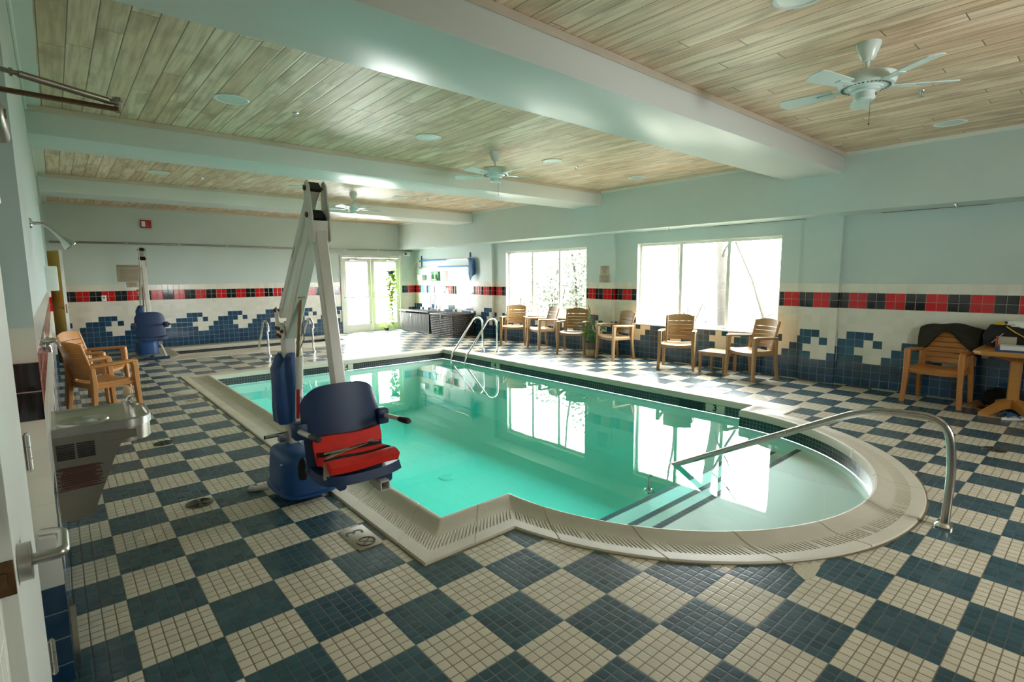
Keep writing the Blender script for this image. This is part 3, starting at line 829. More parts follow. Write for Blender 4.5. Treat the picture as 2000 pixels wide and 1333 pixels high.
# ------------------------------------------------------------ armchairs
def make_chair(label, wood, group):
    t = thing('armchair', label, 'chair', group=group)
    def back(u, v):            # u across -1..1, v up 0..1
        z = .475+.405*v; y = -.215-.11*v-.02*v*v
        return Vector((u*(.215+.012*v), y-.035*(1-u*u)+.02, z))
    b = MB()
    rows = [(0.0, .145), (.163, .298), (.316, .452), (.470, .605), (.623, .758), (.776, 1.0)]
    for i, (v0, v1) in enumerate(rows):
        top = i == len(rows)-1
        def f(a, c, v0=v0, v1=v1, top=top):
            u = -1+2*a; vv = v0+(v1-v0)*c
            if top: vv += c*(.075*(1-u*u))-.02*c
            return back(u*.97, vv)
        b.sheet(f, 14, 3, .020)
    for sx in (-1, 1):
        b.bar([back(sx*.98, v)+Vector((0, 0, 0)) for v in (-.16, 0, .25, .5, .75, .985)], .040, .026, up=(0, 1, 0), r=.007)
    b.build('backrest', wood, t)
    def seat(a, c):
        x = -.245+.49*a; y = -.225+.49*c
        z = .435-.012*math.sin(PI*c)-.018*math.sin(PI*a)+.012*c-(.028*max(0, (c-.85)/.15)**2)
        return Vector((x*(1+.06*c), y+.018*math.sin(PI*a)*c, z))
    b = MB(); b.sheet(seat, 12, 12, .024)
    b.bar([(-.235, .235, .395), (-.1, .252, .388), (.1, .252, .388), (.235, .235, .395)], .022, .05, r=.006)
    for sx in (-1, 1): b.bar([(sx*.245, -.21, .395), (sx*.255, .23, .40)], .022, .05, r=.006)
    b.bar([(-.235, -.215, .395), (.235, -.215, .395)], .022, .05, r=.006)
    b.build('seat', wood, t)
    for sx in (-1, 1):
        b = MB(); b.bar([(sx*.283, .275, 0), (sx*.272, .262, .20), (sx*.266, .252, .42), (sx*.268, .245, .60), (sx*.268, .235, .632)], [.046, .050, .056, .060, .058], [.054, .058, .064, .072, .082], up=(0, 1, 0), r=.009)
        b.build('leg', wood, t)
        b = MB(); b.bar([(sx*.262, -.275, 0), (sx*.258, -.245, .20), (sx*.25, -.225, .42), (sx*.25, -.235, .62)], [.044, .048, .053, .046], [.054, .056, .062, .056], up=(0, 1, 0), r=.009)
        b.build('leg', wood, t)
        b = MB(); b.bar([(sx*.25, -.262, .628), (sx*.266, -.10, .632), (sx*.272, .10, .641), (sx*.272, .235, .645), (sx*.271, .272, .638)], [.050, .062, .068, .068, .060], [.032, .037, .037, .037, .030], r=.010)
        b.build('armrest', wood, t)
    for ch in t.children: ch.data.transform(Matrix.Diagonal((1, .87, 1, 1)))
    return t
def head(hx, hy): return math.atan2(hy, hx)-PI/2
G1 = 'wood coloured armchairs along the window wall'
CH = [((6.96, 7.02), (-.78, -.62), 'wooden armchair furthest along the window wall, beside the pool ladder rails'),
      ((6.98, 6.10), (-.93, .30), 'wooden armchair turned sideways under the far window, between two others'),
      ((6.96, 5.17), (-.88, -.45), 'wooden armchair under the far window, directly behind the leafy potted plant'),
      ((6.98, 4.12), (-.95, .30), 'wooden armchair beside the potted plant, on its side nearer the camera'),
      ((6.88, 2.72), (-.90, -.42), 'wooden armchair under the near window, on the far side of the low side table'),
      ((6.92, 1.47), (-.93, .36), 'wooden armchair under the near window, nearer the camera than the low side table')]
ch0 = make_chair(CH[0][2], M['resin'], G1)
for i, (p, h, lab) in enumerate(CH):
    if i == 0: ch0.location = (*p, 0); ch0.rotation_euler = (0, 0, head(*h))
    else: dup(ch0, (*p, 0), head(*h), lab, G1)
c7 = make_chair('orange brown wooden armchair with a dark garment over its back, beside the table', M['resin_dark'], G1)
c7.location = (7.02, -.77, 0); c7.rotation_euler = (0, 0, head(-.99, .10))
G2 = 'orange brown armchairs by the left wall'
dup(c7, (-.725, 5.40, 0), head(.92, .39), 'orange brown armchair by the left wall, nearest the drinking fountain', G2)
dup(c7, (-.715, 6.60, 0), head(.876, -.48), 'orange brown armchair by the left wall, behind another facing it at an angle', G2)
# garment over chair back
b = MB()
def drape(a, c):
    # a across, c 0..1 front hem -> over the back -> rear hem
    x = -.30+.60*a
    e = abs(2*a-1)
    fr = .30-.20*(1-e**1.5)+.03*math.sin(9*a)
    if c < .42:
        k_ = c/.42; z = .93-fr*(1-k_); y = -.235-.085*k_+.03*math.sin(11*a+3*k_)*(1-k_)
    elif c < .6:
        k_ = (c-.42)/.18; z = .93+.012*math.sin(PI*k_); y = -.320-.07*k_
    else:
        k_ = (c-.6)/.4; z = .93-.32*k_; y = -.385-.010*k_
    z -= .055*e**2.5
    return Vector((x+.012*math.sin(7*c), y-.012*math.sin(6*a), z+.008*math.sin(13*a+5*c)))
b.sheet(drape, 26, 22, .030)
g = b.build('draped_garment', M['coat']); g.data.transform(Matrix.Diagonal((1, .87, 1, 1))); g.location = (7.02, -.77, 0); g.rotation_euler = (0, 0, head(-.99, .10))
tag(g, 'dark olive garment draped over the back of the chair beside the table', 'coat')
# low side table between the two chairs
t = thing('side_table', 'low square wooden side table between two armchairs under the near window', 'table', (7.03, 2.075, 0), .04)
b = MB(); b.box((0, 0, .333), (.46, .46, .026), bevel=.006)
for i in range(6): b.box((-.19+.076*i, 0, .3465), (.070, .45, .002))
b.build('tabletop', M['resin'], t)
b = MB()
for sx, sy in ((1, 0), (-1, 0)): b.box((sx*.195, 0, .298), (.02, .38, .045))
for sy in (1, -1): b.box((0, sy*.195, .298), (.38, .02, .045))
b.build('apron', M['resin'], t)
for sx in (-1, 1):
    for sy in (-1, 1):
        b = MB(); b.bar([(sx*.20, sy*.20, 0), (sx*.198, sy*.198, .32)], [.038, .05], [.038, .05], up=(0, 1, 0), r=.006); b.build('leg', M['resin'], t)
# pedestal table on the right edge of the view
t = thing('pedestal_table', 'honey coloured wooden pedestal table loaded with bags at the right wall', 'table', (6.955, -1.48, 0))
TT = .725
hx, hy, ck = .385, .365, .075
b = MB(); poly = [(-hx, hy-ck), (-hx+ck, hy), (hx-ck, hy), (hx, hy-ck), (hx, -hy+ck), (hx-ck, -hy), (-hx+ck, -hy), (-hx, -hy+ck)]
def pz(k_, z): return [Vector((x*k_, y*k_, z)) for x, y in poly]
b.rings([pz(.965, TT-.045), pz(.975, TT-.026), pz(1.0, TT-.024), pz(1.0, TT-.006), pz(.99, TT)]); b.build('tabletop', M['table_wood'], t, sharp=20)
b = MB(); b.bar([(0, .03, .06), (0, .03, TT-.05)], .10, .10, up=(0, 1, 0), r=.012); b.build('post', M['table_wood'], t)
for sx in (-1, 1):
    for sy in (-1, 1):
        d_ = Vector((sx*.80, sy*.60, 0)); c_ = Vector((0, .03, 0))
        sd = Vector((-d_.y, d_.x, 0)).normalized()*.03
        def P(r_, z, q): return c_+d_.normalized()*r_+sd*q+Vector((0, 0, z))
        b = MB(); b.prism([P(.04, .07, -1), P(.12, .06, -1), P(.30, .0, -1), P(.37, .0, -1), P(.37, .03, -1), P(.20, .12, -1), P(.04, .17, -1)], sd*2); b.build('foot', M['table_wood'], t, sharp=20)
        b = MB(); b.prism([P(.04, TT-.045, -.8), P(.34, TT-.045, -.8), P(.33, TT-.065, -.8), P(.20, TT-.085, -.8), P(.08, TT-.125, -.8), P(.04, TT-.13, -.8)], sd*1.6); b.build('bracket', M['table_wood'], t, sharp=20)
# things on and under the table
def blob(b, c, sc, n=18, k=.12, fr=3.1, seed=0):
    t_ = bmesh.new(); bmesh.ops.create_icosphere(t_, subdivisions=3, radius=1)
    from mathutils import noise as nz
    for v in t_.verts:
        d = 1+k*nz.noise(v.co*fr+Vector((seed, seed*2, 0)))
        v.co = Vector((v.co.x*sc[0]*d, v.co.y*sc[1]*d, v.co.z*sc[2]*d))
        if v.co.z < -sc[2]*.72: v.co.z = -sc[2]*.72
    b._add(t_, Matrix.Translation(Vector(c)))
bg = thing('tote_bag', 'black bag with yellow trim standing on the pedestal table', 'bag', (7.13, -1.36, TT))
b = MB(); blob(b, (0, 0, .128), (.13, .24, .175), k=.16, seed=2); b.build('bag_body', M['black_cloth'], bg)
b = MB(); b.box((-.10, .09, .28), (.05, .09, .03), bevel=.008); b.bar([(-.11, .03, .25), (-.14, -.05, .19), (-.145, -.13, .14)], .018, .01, r=.002); b.build('yellow_trim', M['yellow'], bg)
b = MB(); b.bar([(-.13, .14, .06), (-.125, .05, .17)], .010, .006, r=.001); b.build('piping', M['paper'], bg)
b = MB(); b.bar([(-.05, .12, .28), (-.02, .20, .18)], .010, .006, r=.001); b.build('piping', M['paper'], bg)
tw = MB()
blob(tw, (7.13, -1.46, TT+.27), (.12, .17, .055), k=.3, fr=4, seed=5)
tag(tw.build('white_towel', M['paper']), 'crumpled white towel lying on top of the black bag', 'towel')
b = MB(); b.box((6.955, -1.345, TT+.071), (.012, .17, .14), rot=.05); bk = b.build('leaflet', [M['strap_grey']])
tag(bk, 'grey printed leaflet propped upright against the black bag', 'paper')
b = MB(); b.box((6.948, -1.272, TT+.071), (.008, .016, .14)); b.build('red_spine', M['red'], bk)
b = MB(); b.box((6.90, -1.50, TT+.11), (.008, .035, .03)); 
b = MB(); b.box((6.80, -1.44, TT+.008), (.24, .33, .016), rot=.12, bevel=.003); tag(b.build('folder', M['fabric_blue']), 'blue folder lying flat on the table under white papers', 'folder')
b = MB()
for i in range(7): b.box((6.82+.004*(i % 3), -1.46-.004*(i % 2), TT+.0195+.006*i), (.21, .29, .0055), rot=.12+.03*math.sin(i*2.1))
tag(b.build('paper_stack', M['paper'], sharp=20), 'stack of loose white papers on the blue folder', 'papers')
b = MB(); blob(b, (7.24, -1.36, .10), (.13, .20, .14), k=.25, seed=9); tag(b.build('duffel_bag', M['black_cloth']), 'black bag lying in the dark under the pedestal table', 'bag')
b = MB()
def shoe(b, L=.25, W=.095):
    b.sheet(lambda a, c: Vector((W*(.5-.12*math.cos(2*PI*a))*(2*c-1)*(1 if a < .97 else .8)*math.sin(PI*min(1, .12+a*.86))**.35, (a-.5)*L, .014)), 14, 6, .024)
b.mi = 0; shoe(b); b.sheet(lambda a, c: Vector((.046*math.cos(PI*c), -.11+.16*a, .03+.055*math.sin(PI*c)*(1-.55*a))), 8, 8, .008)
o = b.build('trainer_shoe', M['rust']); o.location = (6.98, -1.18, 0); o.rotation_euler = (0, 0, 2.0); tag(o, 'dark brown shoe on the floor beneath the table edge', 'shoe')
def flipflop(label, loc, rz, top, strap, tilt=0):
    t = thing('flip_flop', label, 'sandal', loc, rz); 
    def f(a, c): return Vector((.052*(2*c-1)*(.72+.28*math.sin(PI*(a*.9+.35)))*min(1, math.sin(PI*min(max(a, .02), .98))**.4), (a-.5)*.27, .013))
    b = MB(); b.sheet(f, 18, 6, .022); b.build('sole', top, t)
    b = MB(); b.tube([(0, .07, .024), (.01, .06, .05), (.03, .02, .055), (.046, -.03, .026)], .009, 8); b.tube([(0, .07, .024), (-.01, .06, .05), (-.03, .02, .055), (-.046, -.03, .026)], .009, 8); b.build('strap', strap, t)
    return t
flipflop('dark soled flip flop with blue strap lying on the tile by the table foot', (6.78, -1.45, 0), .93, M['grey_plastic'], M['blue_foam'])
flipflop('white soled flip flop with blue strap nearer the picture edge', (6.665, -1.50, 0), .93, M['paper'], M['blue_foam'])
# ------------------------------------------------------------ potted plant between chairs
t = thing('potted_plant', 'broad leaved plant in a two tone pot between window wall armchairs', 'plant', (6.93, 4.66, 0))
b = MB(); b.lathe([(.0, 0), (.098, 0), (.105, .01), (.122, .125)], n=28); b.build('pot_base', M['pot_light'], t)
b = MB(); b.lathe([(.1225, .125), (.142, .255), (.146, .265), (.135, .265), (.128, .24), (.0, .235)], n=28); b.build('pot_rim', M['pot_dark'], t)
def leaf(b, root, tip, w, droop=.05, n=8, fold=.25):
    root, tip = Vector(root), Vector(tip); d = tip-root
    side = d.cross(Vector((0, 0, 1)))
    side = side.normalized() if side.length > 1e-4 else Vector((1, 0, 0))
    nrm = side.cross(d).normalized()
    def f(a, c):
        ww = w*math.sin(PI*min(1, max(0, a))**.8)**.9
        s_ = 2*c-1
        return root+d*a+Vector((0, 0, -droop*a*a))+side*ww*s_*.5+nrm*abs(s_)*ww*fold
    b.sheet(f, n, 4, .0015)
rnd = random.Random(4)
fb = MB(); sb = MB()
for i in range(30):
    a = rnd.uniform(0, 2*PI); h = rnd.uniform(.36, .62); r = rnd.uniform(.06, .22)
    p0 = Vector((.04*math.cos(a), .04*math.sin(a), .24)); p1 = Vector((r*math.cos(a), r*math.sin(a), h))
    sb.tube([p0, (p0+p1)/2+Vector((0, 0, .04)), p1], .003, 6)
    leaf(fb, p1, p1+Vector((.15*math.cos(a), .15*math.sin(a), rnd.uniform(-.03, .12))), rnd.uniform(.04, .07), .05)
for (x, y, z0, z1, w) in ((-.02, .02, .68, .90, .13), (.0, .05, .82, 1.02, .09), (-.05, -.02, .60, .80, .15), (.02, -.06, .50, .66, .11)):
    sb.tube([(0, 0, .24), (x*.6, y*.6, z0*.7), (x, y, z0)], .004, 6)
    leaf(fb, (x, y, z0-.01), (x-.05, y+.03, z1), w, 0, 10, .15)
for (dx, dy) in ((-.26, -.02), (.1, -.27), (.05, .25), (-.18, .18)):
    leaf(fb, (0, 0, .36), (dx, dy, .60), .03, -.0, 8)
fb.build('foliage', M['leaf'], t); sb.build('stems', M['leaf'], t)
# ------------------------------------------------------------ trailing plant hung at the glass door
t = thing('hanging_plant', 'yellow green trailing plant hung in front of the right glass door', 'plant', (6.44, 11.95, 0))
b = MB(); b.lathe([(0, 1.60), (.07, 1.60), (.10, 1.74), (.105, 1.745), (.0, 1.735)], n=20); b.build('pot', M['fabric_blue'], t)
b = MB()
for a in (0, 2.1, 4.2): b.tube([(.1*math.cos(a), .1*math.sin(a), 1.74), (.0, .0, 2.02)], .002, 6)
b.tube([(0, 0, 2.02), (0, .03, 2.06), (0, .17, 2.06)], .004, 8); b.build('hanger', M['steel'], t)
b = MB(); sb = MB(); rnd = random.Random(11)
vines = [(-.02, -.08, .28), (.03, -.06, .42), (-.10, -.02, 1.15), (.09, -.03, 1.12), (-.05, -.09, .18), (.11, .02, 1.30), (.0, -.1, .75)]
for vx, vy, zend in vines:
    pts = [Vector((vx*.5, vy*.5, 1.76)), Vector((vx, vy, 1.74))]; z = 1.70
    x, y = vx, vy
    while z > zend:
        z -= .06; tx = -.10 if zend < .6 else vx
        x += (tx-x)*.06+rnd.uniform(-.02, .02); y += rnd.uniform(-.015, .012); pts.append(Vector((x, y, z)))
    sb.tube(pts, .003, 5)
    for p in pts[1:]:
        for _ in range(2):
            a = rnd.uniform(0, 2*PI); leaf(b, p, p+Vector((.095*math.cos(a), .06*math.sin(a), rnd.uniform(-.07, .02))), rnd.uniform(.075, .11), .02, 4)
for _ in range(80):
    a = rnd.uniform(0, 2*PI); r = rnd.uniform(.03, .15); p = Vector((r*math.cos(a), r*math.sin(a), rnd.uniform(1.72, 1.88))); leaf(b, p, p+Vector((.07*math.cos(a), .05*math.sin(a), rnd.uniform(-.02, .04))), .055, .02, 4)
b.build('trailing_foliage', M['leaf_bright'], t); sb.build('vine_stems', M['leaf'], t)
t = thing('bushy_plant', 'small bright bushy plant on the floor at the glass door threshold', 'plant', (6.28, 12.0, 0))
b = MB(); b.lathe([(0, 0), (.06, 0), (.08, .09), (0, .085)], n=18); b.build('pot', M['pot_dark'], t)
b = MB()
for _ in range(110):
    a = rnd.uniform(0, 2*PI); r = rnd.uniform(.0, .17); p = Vector((r*math.cos(a), r*math.sin(a)*.6-.02, rnd.uniform(.08, .27))); leaf(b, p, p+Vector((.06*math.cos(a), .05*math.sin(a), rnd.uniform(-.02, .05))), .04, .01, 4)
b.build('foliage', M['leaf_bright'], t)
# ------------------------------------------------------------ deck boxes
def deck_box(label, y0, y1, x0, x1, h, weave, openlid):
    t = thing('deck_box', label, 'storage box', ((x0+x1)/2, (y0+y1)/2, 0), 0, 'resin deck boxes in the far corner')
    w, d = (x1-x0)/2, (y1-y0)/2
    b = MB()
    def side(p0, p1, nu, nv, nx, ny):
        L = (Vector(p1)-Vector(p0)).length
        def f(a, c):
            x = p0[0]+(p1[0]-p0[0])*a; y = p0[1]+(p1[1]-p0[1])*a
            if weave:
                q = math.sin(PI*(a*L/.060+c*h/.052))*math.sin(PI*(a*L/.060-c*h/.052))*.009
            else:
                q = .005*(1 if math.sin(2*PI*a*L/.075) > -.3 else -1)*(0 if a < .03 or a > .97 or c < .05 else 1)
            k_ = 1-.05*(1-c)
            return Vector((x*k_+nx*q, y*k_+ny*q, .01+c*(h-.045)))
        return f
    b.sheet(side((-w, -d), (-w, d), 0, 0, -1, 0), 190 if weave else 120, 96 if weave else 8, .012)
    b.sheet(side((w, -d), (-w, -d), 0, 0, 0, -1), 110 if weave else 60, 96 if weave else 8, .012)
    b.box((w-.03, 0, h/2-.02), (.02, 2*d-.05, h-.06)); b.box((0, d-.03, h/2-.02), (2*w-.05, .02, h-.06)); b.box((0, 0, .02), (2*w-.06, 2*d-.06, .02))
    b.build('body', M['brown_weave'] if weave else M['grey_plastic'], t, sharp=30)
    ang = .055 if openlid else 0
    b = MB(); R = Matrix.Rotation(ang, 3, 'Y')
    b.box((0, 0, h-.02+(.03 if openlid else 0)), (2*w+.05, 2*d+.04, .045), rot=R, bevel=.014, seg=3)
    b.build('lid', M['brown_weave'] if weave else M['grey_plastic'], t)
    b = MB(); b.box((-w-.02, 0 if weave else .12, h-.085), (.012, .05, .07), bevel=.004); b.build('latch', M['steel'] if not weave else M['black'], t)
    return t
deck_box('grey ribbed resin deck box with slightly open lid nearest the glass doors', 10.26, 11.86, 6.66, 7.34, .575, False, True)
deck_box('dark brown woven look deck box, nearer the camera of the two', 9.06, 10.14, 6.64, 7.32, .60, True, False)
t = thing('wire_rack', 'small silver wire rack with arched top behind the deck boxes', 'rack', (7.05, 10.62, .607))
b = MB()
for y in (-.15, 0): b.tube([(0, y, 0), (0, y, .33)]+arc((0, y+.075, .33), .075, PI, 0, 10, ay=(0, 0, 1), ax=(0, 1, 0))+[(0, y+.15, 0)], .007, 8)
for x in (.0, .12):
    b.tube([(x, -.15, 0), (x, -.15, .30)]+arc((x, 0, .30), .15, PI, 0, 12, ax=(0, 1, 0))+[(x, .15, 0)], .009, 8)
for z in (.05, .27): b.tube([(0, -.15, z), (0, .15, z), (.12, .15, z), (.12, -.15, z)], .006, 8, loop=True)
b.build('wire_frame', M['chrome'], t)
# ------------------------------------------------------------ rails
def rail(name, label, paths, r, cat, group=None, flanges=()):
    t = thing(name, label, cat, paths[0][0], 0, group); o = Vector(paths[0][0])
    b = MB()
    for p in paths: b.tube([Vector(q)-o for q in p], r, 16)
    b.build('tube', M['rail_steel'] if cat == 'handrail' else M['chrome'], t)
    for f in flanges:
        b = MB(); c = Vector(f)-o; b.lathe([(.0, .0), (r*2.1, 0), (r*2.1, .012), (r*1.5, .028), (r*1.02, .034)], c=c, n=24); b.build('escutcheon', M['chrome'], t)
    return t
rail('handrail', 'long stainless handrail curving from the deck down into the pool steps', [fillet([(3.035, -1.55, 0), (3.04, -1.56, .40), (3.04, -1.52, .69), (3.04, -1.10, .668), (3.04, .62, -.265), (3.04, .62, -.46)], .17, 10)], .0245, 'handrail', None, ((3.035, -1.55, 0), (3.04, .62, -.458)))
GL = 'chrome ladder grab rails at the main pool'
for y, lab in ((6.77, 'chrome pool ladder grab rail farther from the camera'), (6.28, 'chrome pool ladder grab rail nearer the camera')):
    rail('grab_rail', lab, [[Vector((5.83, y, 0)), Vector((5.83, y, .52))]+arc((5.68, y, .56), .15, .15, 2.5, 12)+[Vector((5.16, y, .14)), Vector((5.04, y, .0)), Vector((5.0, y, -.12)), Vector((5.0, y, -.70))]], .021, 'grab rail', GL, ((5.83, y, 0),))
t = thing('ladder_step', 'submerged ladder treads below the chrome grab rails', 'step', (5.0, 6.525, -.3)); b = MB()
for z in (-.10, -.34): b.box((0, 0, z), (.08, .43, .03), bevel=.006)
b.build('tread', M['white_plastic'], t)
GS = 'chrome handrails at the spa pool'
for x, lab in ((2.12, 'chrome spa handrail left of the big lift mast'), (3.02, 'chrome spa handrail right of the big lift mast')):
    rail('grab_rail', lab, [[Vector((x, 9.02, 0)), Vector((x, 9.04, .50))]+arc((x+.02, 9.24, .50), .2, PI, .45, 12, ax=(0, 1, 0))+[Vector((x+.10, 10.0, .18)), Vector((x+.14, 10.42, -.20)), Vector((x+.15, 10.5, -.5))]], .021, 'grab rail', GS, ((x, 9.02, 0),))
# ------------------------------------------------------------ pool lifts
def make_lift(label, footrest):
    t = thing('pool_lift', label, 'pool lift')
    W_, B_ = M['lift_white'], M['lift_blue']
    b = MB(); b.lathe([(0, 0), (.20, 0), (.205, .006), (.20, .028), (.0, .034)], n=40); b.bar([(-.12, .05, .014), (-.27, .10, .014), (-.31, .13, .014)], .06, .026, r=.006); b.cyl((-.29, .115, .026), (-.29, .115, .034), .016, n=6)
    b.build('base_plate', W_, t)
    b = MB()   # moulded cover: superellipse sections
    rings = []
    for z, k, dx in ((.040, 1.09, 0), (.052, 1.09, 0), (.058, 1.0, 0), (.12, .99, 0), (.22, .965, 0), (.285, .94, 0), (.315, .88, 0), (.332, .76, 0), (.338, .55, 0)):
        r_ = []
        for i in range(40):
            a = 2*PI*i/40; ca, sa = math.cos(a), math.sin(a); e = .55
            r_.append(Vector((.19*k*math.copysign(abs(ca)**e, ca), -.10+.27*k*math.copysign(abs(sa)**e, sa), z)))
        rings.append(r_)
    b.rings(rings); bc = b.build('base_cover', M['cover_blue'], t)
    for x, y in ((-.185, -.25), (-.185, .05)):
        for z in (.08, .27):
            b = MB(); b.cyl((x+.008, y, z), (x-.006, y, z), .006, n=8); b.build('screw', M['chrome'], bc)
    b = MB(); b.bar([(0, .02, .03), (0, .02, 1.20)], .088, .088, up=(0, 1, 0), r=.010); b.build('mast', W_, t)
    b = MB()
    for sx in (-1, 1):
        x = sx*.052
        poly = [(-.075, 1.15), (-.04, 1.13), (.05, 1.125), (.085, 1.15), (.105, 1.22), (.118, 1.33), (.09, 1.365), (.06, 1.335), (.055, 1.26), (.0, 1.235), (-.055, 1.225), (-.078, 1.19)]
        b.prism([(x-.004, y, z) for y, z in poly], (.008, 0, 0))
    b.box((0, .03, 1.235), (.09, .07, .02)); b.build('clamp_plate', W_, t, sharp=20)
    for y, z in ((.088, 1.338), (.072, 1.205), (.025, 1.205), (-.045, 1.19), (.055, 1.155), (.01, 1.15)):
        b = MB(); b.cyl((-.074, y, z), (.074, y, z), .009, n=8); 
        for sx in (-1, 1): b.cyl((sx*.056, y, z), (sx*.066, y, z), .015, n=6)
        b.build('bolt', M['bronze'], t)
    def arm(name, a, c, w, h):
        b = MB(); b.bar([a, c], w, h, up=(1, 0, 0), r=.006) if False else b.bar([a, c], w, h, up=(0, .75, .66), r=.007)
        return b.build(name, W_, t)
    ua0, ua1 = Vector((0, .095, 1.30)), Vector((0, -.645, 2.14)); la0, la1 = Vector((0, -.055, 1.165)), Vector((0, -.66, 1.965))
    o1 = arm('upper_arm', ua0, ua1, .066, .066); o2 = arm('lower_arm', la0, la1, .086, .082)
    d_ = (ua1-ua0).normalized(); 
    b = MB(); b.bar([ua1-d_*.012, ua1+d_*.010], .072, .072, up=(0, .75, .66), r=.004); b.build('end_cap', M['black'], o1)
    b = MB(); b.bar([la1-d_*.012, la1+d_*.010], .090, .086, up=(0, .75, .66), r=.004); b.build('end_cap', M['black'], o2)
    b = MB(); b.box((-.0335, -.30, 1.75), (.001, .016, .10), rot=Matrix.Rotation(.72, 3, 'X')); b.build('sticker', M['strap_grey'], o1)
    b = MB()
    for sx in (-1, 1):
        x = sx*.053
        poly = [(-.615, 2.10), (-.63, 2.165), (-.67, 2.175), (-.70, 2.14), (-.735, 1.95), (-.745, 1.80), (-.665, 1.79), (-.62, 1.93)]
        b.prism([(x-.004, y, z) for y, z in poly], (.008, 0, 0))
    b.box((0, -.722, 1.86), (.104, .008, .13)); b.box((0, -.705, 1.922), (.10, .05, .008)); b.build('yoke', W_, t, sharp=20)
    for y, z in ((-.645, 2.13), (-.66, 1.965)):
        b = MB(); b.cyl((-.07, y, z), (.07, y, z), .010, n=10)
        for sx in (-1, 1): b.cyl((sx*.057, y, z), (sx*.068, y, z), .017, n=6)
        b.build('pivot_bolt', M['bronze'], t)
    b = MB(); b.bar([(0, -.69, 1.86), (0, -.89, .84), (0, -.905, .50)], .074, .074, up=(0, -1, .1), r=.008); b.build('seat_tube', W_, t)
    # actuator
    b = MB(); b.cyl((.0, -.30, 1.455), (.0, -.165, 1.0), .0135, n=14); b.box((0, -.30, 1.455), (.055, .04, .04), bevel=.006); b.build('actuator_rod', M['rod'], t)
    a0, a1 = Vector((.012, -.165, 1.0)), Vector((.0, -.10, .40))
    b = MB(); b.cyl(a0, a1, .026, n=20); b.cyl(a0+Vector((0, 0, .012)), a0-Vector((0, 0, .012)), .030, n=20); at = b.build('actuator', W_, t)
    dd_ = (a1-a0); 
    b = MB(); b.tube([a0+dd_*.38, a0+dd_*.75], .0268, 20); b.mi = 1
    b.tube([a0+dd_*.38, a0+dd_*.75], .0266, 20); lb = b.build('weight_label', [M['paper'], M['paper']], at)
    b = MB(); P0 = a0+dd_*.38; P1 = a0+dd_*.75; n_ = 7
    def lab(a, c, off=.0274):
        ang = -2.75+.95*c; q = P0+(P1-P0)*a; return q+Vector((math.cos(ang)*off, math.sin(ang)*off, 0))
    b.sheet(lab, 4, n_, .0008); b.build('red_stripe', M['red'], at)
    b = MB(); dv_ = -dd_.normalized()
    tx = dd_.normalized()
    cpos = a0+dd_*.50+Vector((math.cos(-1.55)*.0282, math.sin(-1.55)*.0282, 0)); nn = Vector((math.cos(-1.55), math.sin(-1.55), 0)); yy = nn.cross(tx)
    text(b, '300', .026, frame(cpos, tx, yy), .0006); b.build('printed_text', M['ink'], at)
    # battery cover bag
    b = MB(); rings = []
    for z, k, ch in ((.50, .86, 0), (.515, .95, 0), (.62, 1.0, 0), (.80, 1.0, 0), (.91, .98, 0), (.965, .90, .05), (1.0, .72, .08)):
        r_ = []
        for i in range(32):
            a = 2*PI*i/32; ca, sa = math.cos(a), math.sin(a); e = .5
            x = -.045+.080*k*math.copysign(abs(ca)**e, ca)+ch*.5; y = .025+.092*k*math.copysign(abs(sa)**e, sa)
            x += .006*math.sin(5*a+z*9); y += .005*math.sin(4*a-z*13)
            r_.append(Vector((x, y, z+(.03*math.sin(3*a) if ch else 0))))
        rings.append(r_)
    b.rings(rings); b.build('battery_cover', M['fabric_blue'], t)
    b = MB(); b.bar([(.075, .04, 1.045), (.080, .03, .93)], .03, .05, up=(1, 0, 0), r=.008); b.build('hand_control', M['cream'], t)
    b = MB(); b.tube([(-.02, -.06, .47), (-.03, -.07, .40), (.01, -.08, .34), (.03, -.12, .33)], .004, 6); b.tube([(.07, .03, .93), (.055, -.02, .86), (.06, -.05, .80)]+[Vector((.055+.010*math.cos(i*1.3), -.07+.010*math.sin(i*1.3), .78-.0035*i)) for i in range(70)], .0028, 5)
    b.tube([(.07, .02, 1.02), (.10, -.03, 1.12), (.05, -.16, 1.30), (.03, -.27, 1.44)], .004, 6); b.build('cable', M['grey_plastic'], t)
    b = MB(); b.cyl((-.20, .04, .405), (.0, .02, .415), .014, n=14); b.box((-.06, .035, .385), (.10, .05, .07), bevel=.012); b.build('push_handle', M['steel'], t)
    b = MB(); b.cyl((-.20, .04, .405), (-.207, .041, .405), .0145, n=14); b.build('handle_cap', M['black'], t)
    # seat
    b = MB()
    def backf(a, c):
        u = 2*a-1; zt = .93-.06*abs(u)**3.2-.05*abs(u)**8
        z = .42+(zt-.42)*c
        x = u*(.236-.02*max(0, c-.75)/.25*abs(u)**6)
        return Vector((x, -.905+.045*c*c-.03*(1-c)**3-.03*(1-u*u), z))
    b.sheet(lambda a, c: backf(1-a, c), 22, 16, .052)
    b.build('seat_back', B_, t)
    b = MB()
    def panf(a, c):
        u = 2*a-1; k_ = c
        y = -.90-.345*k_+.03*abs(u)**4*k_
        return Vector((u*.236*(1-.05*k_**6), y, .435+.012*u*u-.018*math.sin(PI*k_)))
    b.sheet(panf, 16, 14, .055); b.bar([(-.13, -.93, .40), (-.13, -1.18, .385)], .05, .05, r=.01); b.bar([(.13, -.93, .40), (.13, -1.20, .375)], .09, .06, r=.012); b.build('seat_pan', B_, t)
    b = MB(); 
    for sx, sz in ((-1, 0), (1, 0)): b.bar([(.10+sx*.026, -1.10, .355), (.10+sx*.026, -1.255, .350)], .006, .058, r=.001)
    for dz in (-.026, .026): b.bar([(.10, -1.10, .355+dz), (.10, -1.255, .350+dz)], .058, .006, r=.001)
